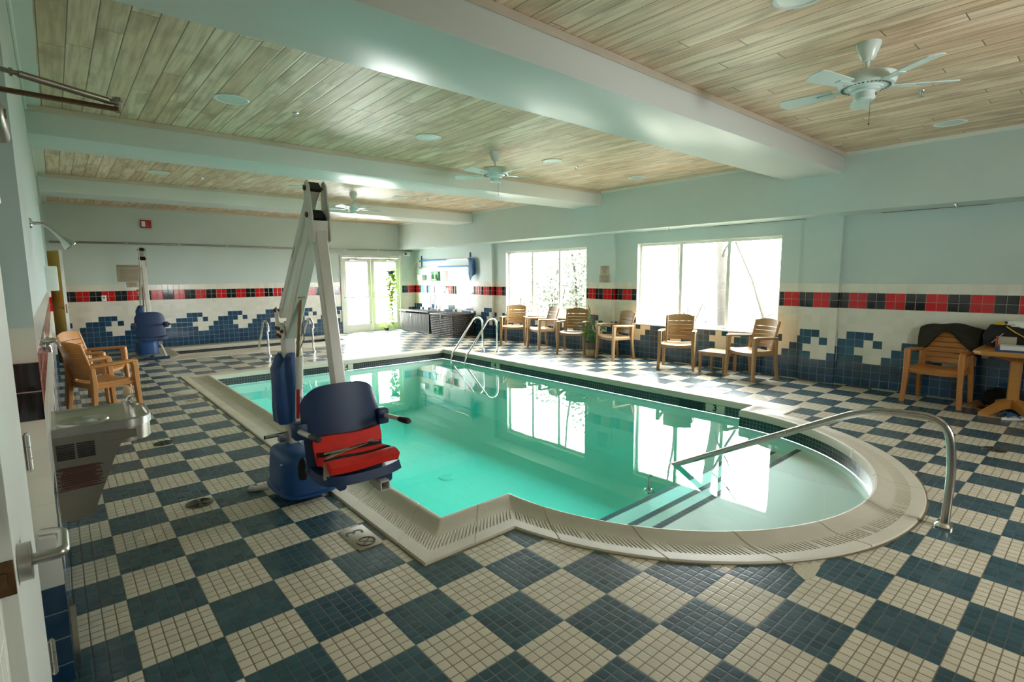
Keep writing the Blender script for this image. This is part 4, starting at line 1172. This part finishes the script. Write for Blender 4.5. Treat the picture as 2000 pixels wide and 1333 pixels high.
    b.build('footrest_socket', W_, t)
    for sx in (-1, 1):
        b = MB(); b.box((sx*.262, -.905, .68), (.075, .09, .10), bevel=.012); b.bar([(sx*.22, -.89, .72), (sx*.28, -.91, .70), (sx*.29, -.93, .66)], .05, .03, r=.006); br = b.build('arm_bracket', B_, t)
        b = MB(); b.cyl((sx*.275, -.94, .685), (sx*.275, -1.14, .70), .0145, n=16); ar = b.build('armrest', W_, t)
        b = MB(); b.tube([(sx*.275, -1.13, .699), (sx*.275, -1.15, .701), (sx*.275, -1.235, .707), (sx*.275, -1.25, .708)], [.016, .0195, .0195, .014], 16); b.build('grip', M['black'], ar)
    if footrest:
        b = MB(); b.bar([(.10, -1.20, .35), (.16, -1.30, .14), (.17, -1.31, .10)], .034, .034, up=(0, 1, 0), r=.005); fr = b.build('footrest_leg', W_, t)
        b = MB(); b.box((.02, -1.30, .075), (.42, .14, .05), bevel=.02, seg=3); b.build('foot_pad', B_, fr)
    return t
LP = Vector((.235, 1.86, 0))
lift = make_lift('tall white pool lift with empty navy seat at the near left pool edge', False)
lift.location = LP
l2 = make_lift('smaller looking white pool lift with navy seat beside the spa at the far wall', True)
l2.location = (.30, 11.05, 0)
for ch in list(l2.children):
    if ch.name.split('.')[0] == 'sticker': pass
# red padded vest on the near lift seat
cu = thing('red_cushion', 'red padded cushion with black straps on the near lift seat', 'cushion', LP)
def cush(a, c):
    u = 2*a-1; s_ = c
    if s_ < .34: k_ = s_/.34; y = -.962-.018*k_-.025*(1-u*u); z = .635-.11*k_
    elif s_ < .44: k_ = (s_-.34)/.10; y = -.980-.025*(1-u*u)*(1-k_)-.03*k_; z = .525-.025*math.sin(k_*PI/2)
    else: k_ = (s_-.44)/.56; y = -1.01-.225*k_; z = .500+.012*math.sin(PI*min(1, k_*2) if k_ < .5 else PI*(k_-.5)*2)+.004
    return Vector((u*.205*(1+.03*math.sin(9*s_)), y, z+.004*math.sin(7*a+9*c)))
b = MB(); b.sheet(lambda a, c: cush(1-a, c), 22, 40, .050); cb = b.build('padding', M['red_fabric'], cu)
def band(c0, w): 
    return lambda a, c: cush(.995-.99*a, c0+w*(c-.5))+Vector((0, -.018 if c0 < .4 else 0, .020 if c0 < .4 else .026))
for c0, w_ in ((.35, .075), (.72, .062)):
    b = MB(); b.sheet(band(c0, w_), 22, 4, .014); b.build('black_strap', M['black_cloth'], cu)
b = MB(); pts = [Vector((-.225, -1.20, .455)), Vector((-.205, -1.15, .525)), Vector((-.16, -1.08, .545)), Vector((-.06, -1.05, .548)), Vector((.06, -1.02, .552)), Vector((.12, -1.0, .556)), Vector((.19, -1.0, .550))]
b.bar(fillet(pts, .05, 5), .034, .004, r=.001); b.bar(fillet([Vector((-.17, -1.03, .550)), Vector((-.10, -1.06, .560)), Vector((-.02, -1.05, .556))], .03), .036, .004, r=.001)
b.bar([(.10, -.985, .566), (.155, -1.01, .566)], .05, .012, r=.003); b.build('grey_strap', M['strap_grey'], cu)
b = MB(); blob(b, (-.185, -.70, .36), (.032, .022, .085), k=.1); 
pch = b.build('strap_pouch', M['black_cloth'], lift)
# ------------------------------------------------------------ ceiling fans
def make_fan(label, group):
    t = thing('ceiling_fan', label, 'ceiling fan', group=group); m = M['fan_white']
    b = MB(); b.lathe([(.0, -.115), (.028, -.115), (.045, -.095), (.073, -.02), (.075, 0), (0, 0)], n=32); b.build('canopy', m, t)
    b = MB(); b.cyl((0, 0, -.115), (0, 0, -.19), .013, n=16); b.build('downrod', m, t)
    b = MB(); b.lathe([(0, -.185), (.06, -.185), (.15, -.20), (.178, -.222), (.178, -.262), (.165, -.285), (.105, -.292), (.10, -.300), (0, -.300)], n=48); mo = b.build('motor_housing', m, t)
    b = MB()
    for i in range(36):
        a = 2*PI*i/36; c, s_ = math.cos(a), math.sin(a); b.box((.132*c, .132*s_, -.289), (.030, .008, .004), rot=Matrix.Rotation(a, 3, 'Z') @ Matrix.Rotation(.12, 3, 'Y'))
    b.build('vent_slot', M['grey_plastic'], mo)
    b = MB(); b.lathe([(.0, -.298), (.085, -.298), (.085, -.315), (.062, -.320), (.062, -.362), (.050, -.375), (0, -.378)], n=36); b.build('switch_housing', m, t)
    b = MB(); b.box((-.004, -.0635, -.342), (.005, .006, .022)); b.cyl((.045, -.02, -.37), (.045, -.02, -.52), .0016, n=6); b.sphere((.045, -.02, -.525), .006, n=10); b.build('pull_chain', M['grey_plastic'], t)
    for i in range(5):
        a = 2*PI*i/5+.35; R = Matrix.Rotation(a, 3, 'Z') @ Matrix.Rotation(.20, 3, 'X')
        b = MB()
        def f(u, v):
            x = .20+.36*u; w = (.050+.022*u)*(1 if u < .88 else math.sqrt(max(.02, 1-((u-.88)/.12)**2)))
            return R @ Vector((x, (2*v-1)*w, 0))+Vector((0, 0, -.285))
        b.sheet(f, 16, 4, .006); bl = b.build('blade', m, t)
        b = MB(); b.bar([R @ Vector((.12, 0, -.002))+Vector((0, 0, -.283)), R @ Vector((.30, 0, -.004))+Vector((0, 0, -.287))], .045, .006, r=.002); b.build('blade_iron', m, bl)
    return t
GF = 'white ceiling fans along the middle of the room'
f0 = make_fan('white ceiling fan in the nearest ceiling bay, right of the big beam', GF); f0.location = (3.306, -.865, ZC)
dup(f0, (3.324, 3.211, ZC), .5, 'white ceiling fan in the middle ceiling bay between two beams', GF)
dup(f0, (3.357, 7.483, ZC), .9, 'small looking white ceiling fan in the far bay behind the lift mast', GF)
# recessed lights
def make_light(label, g):
    t = thing('recessed_light', label, 'ceiling light', group=g)
    b = MB(); b.lathe([(.140, 0), (.143, -.005), (.135, -.010), (.118, -.007), (.114, -.001), (.118, .0)], n=40); b.build('trim_ring', M['white_plastic'], t)
    b = MB(); b.lathe([(.0, -.004), (.06, -.0045), (.115, -.003), (.115, -.001), (0, -.001)], n=36); b.build('lens', M['fan_white'], t)
    return t
GLT = 'recessed ceiling downlights'
bays = {-.81: 'in the nearest ceiling bay', 3.12: 'in the middle ceiling bay', 7.35: 'in the far ceiling bay'}
cols = {.27: 'leftmost, by the left wall', 2.28: 'second from the left', 4.26: 'third from the left', 6.19: 'rightmost, by the soffit'}
l0 = None
for y, bl in bays.items():
    for x, cl in cols.items():
        if y < 0 and x < 4: 
            if x < 2: continue
        if y < 0 and 4 < x < 5: continue
        lab = 'round white recessed light %s, %s' % (bl, cl)
        if l0 is None: l0 = make_light(lab, GLT); l0.location = (x, y, ZC-.0005)
        else: dup(l0, (x, y, ZC-.0005), 0, lab, GLT)
# sprinklers
def make_spr(label, g):
    t = thing('sprinkler_head', label, 'sprinkler', group=g)
    b = MB(); b.lathe([(0, 0), (.032, 0), (.030, -.006), (.014, -.010), (.010, -.03), (0, -.03)], n=20)
    for i in range(10):
        a = 2*PI*i/10; b.box((.016*math.cos(a), .016*math.sin(a), -.046), (.018, .006, .002), rot=a)
    b.cyl((0, 0, -.03), (0, 0, -.046), .005, n=8)
    b.build('sprinkler_body', M['chrome'], t); return t
GSP = 'chrome fire sprinkler heads'
s0 = make_spr('chrome sprinkler head in the middle bay, left of the ceiling fan', GSP); s0.location = (.834, 3.164, ZC)
for p, lab in (((4.783, 3.162, ZC), 'chrome sprinkler head in the middle bay, right of the ceiling fan'), ((.85, 7.43, ZC), 'chrome sprinkler head in the far bay, left of the lift mast'), ((4.80, 7.19, ZC), 'chrome sprinkler head in the far bay, right of the ceiling fan'),
               ((4.763, -.86, ZC), 'chrome sprinkler head in the nearest bay, right of the ceiling fan'), ((7.08, 3.09, SZ), 'sprinkler head under the soffit above the near window'), ((7.08, -.78, SZ), 'sprinkler head under the soffit above the table'), ((7.08, 10.48, SZ), 'sprinkler head under the soffit near the pool poles')):
    dup(s0, p, 0, lab, GSP)
# slot vents under the soffit
for i, (y0, y1, lab) in enumerate(((2.44, .75, 'thin dark slot in the soffit underside above the near window'), (.05, -1.06, 'thin dark slot in the soffit underside right of the near window'), (8.3, 6.9, 'thin dark slot in the soffit underside above the far window'))):
    b = MB(); b.box((XR-.02, (y0+y1)/2, SZ-.002), (.014, y0-y1, .006)); tag(b.build('soffit_slot', M['bronze']), lab, 'gap')
# ------------------------------------------------------------ far wall fittings
b = MB(); pts = []
for i in range(60):
    x = -1.05+8.34*i/59; pts.append((x, YF-.06, 2.33+.010*math.sin(i*.11)+.018*(i/59)))
t = thing('conduit_pipe', 'thin grey metal conduit running along the far wall above the doors', 'pipe')
b.tube(pts, .021, 10); b.build('pipe', M['steel_dark'], t)
for i in (3, 9, 16, 23, 30, 37, 44, 51, 57):
    b = MB(); p_ = Vector(pts[i]); b.tube([p_-Vector((.025, 0, 0)), p_+Vector((.025, 0, 0))], .027, 12); b.box((p_.x, YF-.03, p_.z), (.02, .06, .05)); b.build('clamp', M['steel'], t)
t = thing('fire_alarm', 'red fire alarm strobe box high on the far wall', 'alarm', (.61, YF, 2.775))
b = MB(); b.box((0, -.03, 0), (.20, .06, .17), bevel=.01); b.build('alarm_body', M['red'], t)
b = MB(); b.box((-.05, -.066, -.0), (.07, .016, .12), bevel=.006); b.build('strobe_lens', M['white_plastic'], t)
b = MB(); b.box((.0, -.031, .083), (.196, .05, .006)); b.build('top_grille', M['black'], t)
t = thing('rules_sign', 'tan rules sign with dark lettering on the far wall behind the small lift', 'sign', (.235, YF, 1.66))
b = MB(); b.box((0, -.006, .035), (.43, .012, .37), bevel=.003); b.build('sign_board', M['sign_tan'], t)
b = MB(); b.box((.03, -.006, -.215), (.20, .012, .12), bevel=.003); b.build('lower_plate', M['sign_tan'], t)
b = MB(); b.box((0, -.0125, .165), (.32, .002, .004))
rr_ = random.Random(3)
for j in range(11):
    x = -.17
    z = .125-.026*j
    while x < .15:
        w = rr_.uniform(.012, .04); b.box((x+w/2, -.0125, z), (w, .002, .007)); x += w+.008
x = -.19
while x < .17:
    w = rr_.uniform(.014, .03); b.box((x+w/2, -.0125, .19), (w, .002, .016)); x += w+.008
for j in range(3): b.box((.03, -.0125, -.185-.03*j), (.14, .002, .007))
b.build('lettering', M['ink'], t)
t = thing('wall_outlet', 'white wall plate with a dark dot in the red and black tile band', 'outlet', (-.255, YF, 1.16))
b = MB(); b.box((0, -.004, 0), (.085, .009, .125), bevel=.003); b.build('cover_plate', M['white_plastic'], t)
b = MB(); b.cyl((0, -.008, .01), (0, -.014, .01), .017, n=16); b.build('knob', M['black'], t)
t = thing('emergency_light', 'small white emergency light box in the far corner below the soffit', 'emergency light', (7.11, YF, 2.255))
b = MB(); b.box((0, -.05, 0), (.20, .10, .12), bevel=.012); b.build('housing', M['white_plastic'], t)
for x in (-.07, ):
    b = MB(); b.cyl((x, -.10, .01), (x, -.13, .0), .035, .04, n=18); b.build('lamp_head', M['grey_plastic'], t)
# ------------------------------------------------------------ window wall fittings
def onwall(n, lab, cat, y0, y1, z0, z1, d, m, g=None, bev=.004, x=XR):
    b = MB(); b.box((x-d/2, (y0+y1)/2, (z0+z1)/2), (d, abs(y1-y0), z1-z0), bevel=bev); o = b.build(n, m); return tag(o, lab, cat, g)
for y0, y1, lab in ((11.89, 11.55, 'square light blue notice on the tile band, nearer the far corner'), (11.46, 11.13, 'square light blue notice on the tile band, nearer the eye wash station')):
    onwall('blue_notice', lab, 'sign', y0, y1, 1.098, 1.302, .012, M['sign_cyan'], 'light blue square notices on the tile band')
t = thing('first_aid_box', 'small white box with a red mark on the wall below the pool poles', 'box', (XR, 11.74, 1.545))
b = MB(); b.box((-.06, 0, 0), (.12, .26, .16), bevel=.008); b.build('box_body', M['white_plastic'], t)
b = MB(); b.box((-.1215, .06, .02), (.003, .05, .016)); b.box((-.1215, .06, .02), (.003, .016, .05)); b.build('red_mark', M['red'], t)
t = thing('eyewash_station', 'green wall station holding two white bottles under the pool poles', 'eyewash station', (XR, 11.04, 1.585))
b = MB(); b.box((-.02, 0, 0), (.04, .40, .27), bevel=.015); b.box((-.05, 0, -.10), (.08, .36, .05), bevel=.01); b.build('back_panel', M['green'], t)
for y in (-.09, .12):
    b = MB(); b.lathe([(0, -.08), (.035, -.08), (.038, .0), (.03, .03), (.014, .045), (.014, .075), (0, .075)], c=(-.065, y, .0), n=16); b.build('bottle', M['white_plastic'], t)
onwall('paper_notice', 'pale sheet of paper on the wall right of the green station', 'sign', 10.67, 10.43, 1.436, 1.745, .006, pm('pale_paper', (.56, .52, .47), .6))
GP = 'telescopic pool poles on wall hooks'
for z, yb0, yb1, ys0, ys1, lab in ((2.044, 11.80, 10.33, 10.33, 9.40, 'upper blue and silver pool pole hung on the wall'), (1.85, 10.86, 9.39, 11.88, 10.86, 'lower blue and silver pool pole hung on the wall')):
    t = thing('pool_pole', lab, 'pole', (XR-.05, yb0, z), 0, GP); o = Vector((XR-.05, yb0, z))
    b = MB(); b.cyl((0, 0, 0), (0, yb1-yb0, .0), .019, n=14); b.build('outer_tube', M['pole_blue'], t)
    b = MB(); b.cyl((0, ys0-yb0, 0), (0, ys1-yb0, 0), .013, n=14); b.build('inner_tube', M['steel'], t)
    b = MB(); yy = yb1 if abs(yb1-ys0) < .01 else yb0; b.cyl((0, yy-yb0-.03, 0), (0, yy-yb0+.03, 0), .022, n=14); b.build('collar', M['white_plastic'], t)
for y, z0, z1, lab in ((11.785, 1.84, 2.20, 'dark wall bracket carrying the far ends of the pool poles'), (9.32, 1.84, 2.21, 'dark wall bracket carrying the near ends of the pool poles')):
    b = MB(); b.box((XR-.012, y, (z0+z1)/2), (.024, .03, z1-z0), bevel=.003)
    for z in (2.022, 1.828): b.bar([(XR-.01, y, z), (XR-.075, y, z-.004), (XR-.08, y, z+.03)], .02, .012, r=.002)
    tag(b.build('pole_bracket', M['fabric_blue']), lab, 'bracket', 'pool pole wall brackets')
t = thing('leaf_net', 'blue leaf skimmer net hanging at the end of the lower pole', 'net', (XR-.06, 9.16, 1.80))
b = MB(); fr_ = [(-.0, .13, .28), (-.0, -.08, .25), (0, -.14, -.02), (-.0, -.15, -.16), (0, .02, -.20), (0, .13, -.06)]
b.tube([Vector(p) for p in fillet(fr_+[fr_[0]], .06, 5)][:-1], .012, 8, loop=True); b.build('hoop', M['pole_blue'], t)
b = MB(); rings = []
base = [Vector(p) for p in fillet(fr_+[fr_[0]], .06, 5)][:-1]
tipn = Vector((-.03, .07, -.34))
for q in range(7):
    k_ = q/6; rings.append([p+(tipn-p)*(k_**1.4)*.97+Vector((-.035*math.sin(PI*k_), .01*math.sin(7*p.z*10+q), 0)) for p in base])
b.rings(rings); b.build('mesh_bag', M['net_blue'], t)
t = thing('vacuum_hose', 'cream coloured hose looped down the wall in the far right corner', 'hose', (XR-.05, 11.9, 1.8))
b = MB(); b.tube(fillet([(.0, -.02, .235), (0, .12, .235), (-.10, .22, .05), (-.30, .24, -.05), (-.26, .24, -.22), (-.20, .24, -.29)], .16, 8), .014, 10)
b.tube(fillet([(.0, -.02, .215), (.0, .10, .21), (-.04, .22, .06), (-.06, .235, -.12), (-.05, .235, -.30)], .10, 8), .014, 10); b.build('hose', M['cream'], t)
t = thing('notice_sign', 'tan stepped no smoking style notice on the pilaster between the windows', 'sign', (XR-.07, 4.70, 1.60))
t['label'] = 'tan stepped notice with dark lettering on the pilaster between the windows'
b = MB(); b.box((-.005, 0, .083), (.010, .22, .17), bevel=.002); b.box((-.006, 0, -.083), (.012, .275, .165), bevel=.002); b.build('sign_board', M['sign_tan'], t)
b = MB()
for z, w in ((.145, .15), (.122, .06), (.10, .17), (-.025, .15), (-.05, .22), (-.075, .22), (-.10, .18), (-.125, .22), (-.148, .15)):
    y = -w/2
    while y < w/2-.01:
        q = rr_.uniform(.012, .03); b.box((-.0115, -(y+q/2), z), (.002, q, .010)); y += q+.006
b.tube([(-.0115, .028*math.cos(a), .045+.028*math.sin(a)) for a in [2*PI*i/20 for i in range(20)]], .003, 6, loop=True); b.bar([(-.0115, .019, .064), (-.0115, -.019, .026)], .006, .002, up=(1, 0, 0), r=.0005); b.build('lettering', M['ink'], t)
# ------------------------------------------------------------ left wall fittings
t = thing('drinking_fountain', 'stainless wall mounted drinking fountain at the left wall', 'drinking fountain', (XL, 1.205, 0))
def plan(d=0.0):
    x1, hw = .385+d, .225+d; pts = [Vector((0, -hw, 0))]
    r_ = .12
    pts += [Vector((x1-r_+r_*math.sin(a), -hw+r_-r_*math.cos(a), 0)) for a in [PI/2*i/10 for i in range(0, 11)]]
    r_ = .14
    pts += [Vector((x1-r_+r_*math.cos(a), hw-r_+r_*math.sin(a), 0)) for a in [PI/2*i/10 for i in range(0, 11)]]
    pts += [Vector((0, hw, 0))]
    return pts
def zr(pts, z): return [Vector((p.x, p.y, z)) for p in pts]
def shr(pts, k, cx=.19): return [Vector((cx+(p.x-cx)*k, p.y*k, p.z)) for p in pts]
P_ = plan(.004)
b = MB(); b.rings([zr(P_, .856), zr(P_, .892), zr(plan(0), .897), zr(shr(P_, .94), .897), zr(shr(P_, .90), .889), zr(shr(P_, .55), .880), zr(shr(P_, .2), .878)]); b.build('basin', M['steel'], t, sharp=22)
b = MB(); b.lathe([(.0, .881), (.075, .884), (.088, .893), (.094, .896), (.100, .895), (.106, .886), (0, .880)], c=(.115, -.08, 0), n=36); b.build('drain_bowl', M['steel'], t)
b = MB(); b.rings([zr(plan(-.002), .782), zr(plan(-.002), .857)]); b.build('upper_shell', M['steel_dark'], t, sharp=22)
b = MB(); Hh = .221
pr_ = [(0, .45), (.108, .45), (.122, .465), (.235, .755), (.25, .782), (0, .782)]
b.prism([(x, -Hh, z) for x, z in pr_], (0, 2*Hh, 0)); cab = b.build('cabinet', M['steel_dark'], t, sharp=20)
b = MB()
for i in range(8):
    for x0 in (.008, .082): b.box((x0+.034, -.2255, .815-.0095*i), (.066, .006, .0048))
b.build('grille', M['black'], t)
b = MB(); rg = random.Random(8)
for i in range(19): b.box((.085+.008*math.sin(i*2.7), -Hh-.001, .705-.0058*i), (.150+.022*math.sin(i*1.9), .003, rg.uniform(.003, .0052)), rot=Matrix.Rotation(.03*math.sin(i*3.1), 3, 'Y'))
b.build('rust_streak', pm('rust_brown_scratches', (.075, .018, .006), .6, var=.6, vs=60), cab)
b = MB(); b.bar([(.185, -.2225, .823), (.315, -.2225, .823)], .005, .042, r=.002); b.build('push_bar', M['steel_dark'], t)
b = MB(); b.box((.386, .06, .825), (.008, .09, .045), bevel=.003); b.build('push_bar', M['black'], t)
b = MB(); b.cyl((.318, .17, .885), (.318, .17, .912), .020, n=18); b.tube(fillet([(.318, .17, .908), (.326, .165, .938), (.342, .14, .942)], .012), .0095, 10); b.build('bubbler_spout', M['chrome'], t)
b = MB(); b.sphere((.320, .17, .964), 1, (.019, .009, .036), n=18); b.build('mouth_guard', pm('cream_mouth_guard', (.58, .44, .26), .4), t)
t = thing('shower', 'chrome shower head on a curved arm high on the left wall', 'shower head', (XL, 1.54, 1.865))
b = MB(); b.lathe([(0, 0), (.028, 0), (.024, .008), (.012, .012), (0, .012)], n=20, M=Matrix.Rotation(PI/2, 4, 'Y')); b.tube(fillet([(.0, 0, 0), (.055, 0, 0), (.105, 0, -.055)], .04, 6), .0085, 12); b.build('arm', M['chrome'], t)
b = MB(); R = Matrix.Translation(Vector((.105, 0, -.055))) @ Matrix.Rotation(2.45, 4, 'Y')
b.lathe([(0, -.005), (.011, -.005), (.012, .015), (.018, .035), (.029, .062), (.031, .074), (.028, .078), (0, .074)], n=24, M=R); b.build('spray_head', M['chrome'], t)
t = thing('shower_valve', 'chrome lever tap handle on the left wall below the shower head', 'tap', (XL, 1.53, 1.255))
b = MB(); b.lathe([(0, 0), (.06, 0), (.056, .006), (.024, .013), (.022, .024), (0, .024)], n=32, M=Matrix.Rotation(PI/2, 4, 'Y')); b.build('escutcheon', M['chrome'], t)
b = MB(); b.tube(fillet([(.015, 0, .0), (.050, 0, .005), (.062, -.01, -.035)], .025, 6), [.015]*2+[.013]*4+[.010]*2+[.008], 14); b.build('lever_handle', M['chrome'], t)
b = MB(); b.tube(fillet([(.008, .0, -.01), (.022, .02, -.035), (.024, .02, -.062)], .016, 5), .008, 12); b.build('diverter', M['chrome'], t)
onwall('towel_dispenser', 'white towel dispenser box on the left wall before the yellow door', 'dispenser', 6.10, 6.40, 1.44, 1.73, .115, M['white_plastic'], None, .012, XL+.1)
COL.objects['towel_dispenser'].location.x = .012
b = MB(); b.box((XL+.006, .50, .16), (.012, .012, .32)); b.bar([(XL+.012, .47, .02), (XL+.014, .45, .30)], .02, .006, r=.001)
tag(b.build('corner_guard', M['steel']), 'thin reflective strip at the foot of the left wall corner', 'trim strip')
# ------------------------------------------------------------ deck drains, covers, depth markers
def make_drain(label, g):
    t = thing('floor_drain', label, 'drain', group=g)
    b = MB(); b.lathe([(0, .001), (.088, .001), (.088, .004), (.082, .006), (0, .006)], n=32); b.build('ring', M['drain'], t)
    b = MB()
    for i in range(4):
        for j in range(4):
            r = .02+.016*j; a0 = PI/2*i+.25; b.tube([(r*math.cos(a0+1.05*q/5), r*math.sin(a0+1.05*q/5), .006) for q in range(6)], .0035, 6)
    b.build('slots', M['black'], t); return t
GD = 'round bronze floor drains in the deck'
d0 = make_drain('round bronze deck drain nearest the camera, left of the big lift', GD); d0.location = (-.40, 1.98, 0)
for p, lab in (((-.373, 3.77, 0), 'round bronze deck drain beside the drinking fountain basin'), ((6.31, 2.12, 0), 'round deck drain in front of the low side table'), ((5.21, -1.52, 0), 'round deck drain on the right beyond the curved handrail'), ((7.0, 5.95, 0), 'round deck drain between the window wall armchairs')): dup(d0, p, 0, lab, GD)
for p, r, lab in (((.24, 6.26, .0005), .17, 'round white skimmer lid in the deck left of the pool'), ((.0, 9.72, .0005), .17, 'round white lid in the deck near the spa corner')):
    b = MB(); b.lathe([(0, 0), (r, 0), (r, .004), (r-.01, .006), (0, .006)], c=p, n=36); tag(b.build('deck_cover', M['coping']), lab, 'lid', 'white deck lids')
# depth markers
def deck_marker(label, c, num, rz):
    t = thing('depth_marker', label, 'depth marker', (*c, .0), rz)
    b = MB(); b.box((0, 0, .002), (.155, .30, .005), bevel=.001); b.build('marker_tile', M['coping'], t)
    b = MB(); text(b, num, .15, frame((0, .075, .0047), (1, 0, 0), (0, 1, 0)), .0005)
    b.tube([(.052*math.cos(a), -.075+.052*math.sin(a), .0048) for a in [2*PI*i/28 for i in range(28)]], .0045, 6, loop=True)
    for sg in (1, -1): b.bar([(-.032, -.075+sg*.034, .0048), (.032, -.075-sg*.034, .0048)], .008, .002, r=.0005)
    b.build('printed_symbols', M['ink'], t); return t
mk = deck_marker('deck tile with a 3 and a crossed out diver symbol by the near pool corner', (.238, .76), '3', 0)
mk.rotation_euler = (0, 0, PI/2*1.0); 
# bring the numeral towards the pool: the tile lies along y
for ch in list(mk.children): bpy.data.objects.remove(ch)
b = MB(); b.box((0, 0, .002), (.30, .155, .005), bevel=.001); b.build('marker_tile', M['sign_tan'], mk)
b = MB(); text(b, '3', .16, frame((.075, .005, .0047), (1, 0, 0), (0, 1, 0)), .0005)
b.tube([(-.075+.052*math.cos(a), .052*math.sin(a)-.0, .0048) for a in [2*PI*i/28 for i in range(28)]], .0045, 6, loop=True)
for sg in (1, -1): b.bar([(-.075-.032, sg*.034, .0048), (-.075+.032, -sg*.034, .0048)], .008, .002, r=.0005)
b.build('printed_symbols', M['ink'], mk)
def small_marker(label, c, num, rz):
    t = thing('depth_marker', label, 'depth marker', (*c, 0), rz)
    b = MB(); b.box((0, 0, .002), (.155, .155, .005), bevel=.001); b.build('marker_tile', M['sign_tan'], t)
    b = MB(); text(b, num, .13, frame((0, 0, .0047), (1, 0, 0), (0, 1, 0)), .0005); b.build('printed_number', M['ink'], t)
small_marker('small worn depth tile on the left deck near the white lid', (.22, 5.62), '4', 0)
small_marker('small depth tile on the deck between pool and low side table', (5.85, 1.35), '3', -PI/2)
def wall_marker(label, c, xd, num):
    xd = Vector(xd); nrm = xd.cross(Vector((0, 0, 1)))
    t = thing('depth_number', label, 'depth marker', c)
    b = MB(); q = [Vector((0, 0, 0))+xd*sx*.125+Vector((0, 0, z))+nrm*.001 for sx, z in ((-1, -.05), (1, -.05), (1, .045), (-1, .045))]; b.prism(q, nrm*.006); b.build('pale_tile', M['coping'], t)
    b = MB(); text(b, num, .115, frame(nrm*.008, xd, (0, 0, 1)), .0008, bold=.004); b.build('printed_number', M['black'], t)
wall_marker('black 4 on the far waterline of the main pool', (2.95, 7.2, -.085), (1, 0, 0), '4')
wall_marker('black 4 on the right waterline beside the ladder rails', (5.08, 5.42, -.085), (0, -1, 0), '4')
wall_marker('black 3 on the right waterline beside the skimmer opening', (5.08, 1.06, -.085), (0, -1, 0), '3')
b = MB(); b.box((5.083, 1.40, -.095), (.012, .34, .09)); tag(b.build('skimmer_mouth', M['black']), 'dark skimmer opening in the right waterline of the pool', 'skimmer')
t = thing('main_drain', 'round drain cover on the bottom of the main pool', 'drain', (2.75, 3.6, PB))
b = MB(); b.lathe([(0, 0), (.10, 0), (.10, .01), (.07, .015), (.07, .008), (.05, .008), (.05, .015), (0, .015)], n=32); b.build('cover', M['plaster'], t)
# ------------------------------------------------------------ trees and shrubs beyond the glass
def tree(label, base, h, r, seed, lean=(0, 0), nb=7):
    rnd = random.Random(seed); t = thing('bare_tree', label, 'tree', base, 0, 'bare trees beyond the windows')
    b = MB(); pts = [Vector((lean[0]*k_/8*h/6+.05*math.sin(k_+seed), lean[1]*k_/8*h/6+.05*math.cos(1.7*k_), h*k_/8)) for k_ in range(9)]
    b.tube(pts, [r*(1-.06*k_) for k_ in range(9)], 12); b.build('trunk', M['bark'], t)
    b = MB()
    for i in range(nb):
        k_ = rnd.uniform(1, 7); p = pts[int(k_)]; a = rnd.uniform(0, 2*PI); L = rnd.uniform(.8, 2.4)
        q = [p]; d = Vector((math.cos(a), math.sin(a), rnd.uniform(.2, 1.1))).normalized()
        for j in range(4):
            d = (d+Vector((rnd.uniform(-.3, .3), rnd.uniform(-.3, .3), rnd.uniform(-.1, .3)))).normalized(); q.append(q[-1]+d*L/4)
        b.tube(q, [r*.22*(1-.2*j) for j in range(5)], 6)
    b.build('branches', M['bark'], t)
def shrub(label, base, h, w, seed, n=260):
    rnd = random.Random(seed); t = thing('shrub', label, 'shrub', base, 0, 'green shrubs beyond the windows')
    b = MB(); sb = MB()
    for i in range(9):
        a = rnd.uniform(0, 2*PI); q = [Vector((0, 0, 0)), Vector((.3*w*math.cos(a), .3*w*math.sin(a), h*.5)), Vector((.6*w*math.cos(a+.3), .6*w*math.sin(a+.3), h*rnd.uniform(.8, 1)))]; sb.tube(q, [.02, .013, .006], 6)
    sb.build('stems', M['bark'], t)
    bm = b.bm
    for i in range(n):
        a = rnd.uniform(0, 2*PI); rr = w*math.sqrt(rnd.random()); z = h*rnd.uniform(.15, 1.05); c = Vector((rr*math.cos(a), rr*math.sin(a), z)); L = rnd.uniform(.08, .2)
        d = Vector((rnd.uniform(-1, 1), rnd.uniform(-1, 1), rnd.uniform(-.5, .5))).normalized(); e = d.orthogonal().normalized()*L*.35
        bm.faces.new([bm.verts.new(c), bm.verts.new(c+d*L*.5+e), bm.verts.new(c+d*L), bm.verts.new(c+d*L*.5-e)])
    o = b.build('foliage', M['foliage'], t); 
G0 = -.3
tree('pale bark tree trunk seen through the middle pane of the near window', (11.0, 3.98, G0), 9, .135, 3, (0, .5), 6)
tree('slanting slim tree in the right pane of the near window', (11.2, 2.82, G0), 7, .04, 5, (0, 2.5), 6)
tree('slim leaning sapling behind the near window, rightmost of the trees', (12.0, 2.2, G0), 7, .04, 8, (.2, 1.5), 6)
tree('slim dark sapling in the left pane of the near window', (14.5, 7.3, G0), 6, .06, 9, (0, .3), 8)
tree('slim tree in the middle pane of the far window', (12.0, 9.6, G0), 7, .05, 12, (0, .7), 9)
tree('thin tree in the right pane of the far window', (13.5, 9.3, G0), 7, .06, 14, (0, -.4), 10)
shrub('leafy green shrub in the middle pane of the far window', (11.6, 10.2, G0), 2.7, .95, 21, 1300)
shrub('tall leafy green shrub in the right pane of the far window', (12.2, 8.75, G0), 3.3, 1.05, 22, 1700)
shrub('low leafy shrub in the left pane of the far window', (12.4, 12.6, G0), 1.5, .9, 23, 500)
shrub('low yellowish shrub in the middle pane of the near window', (13.0, 6.1, G0), 1.2, .7, 24, 160)
shrub('low yellowish shrub in the right pane of the near window', (12.5, 3.4, G0), 1.0, .7, 25, 150)
# hide nothing, just drop the helper empties' display size
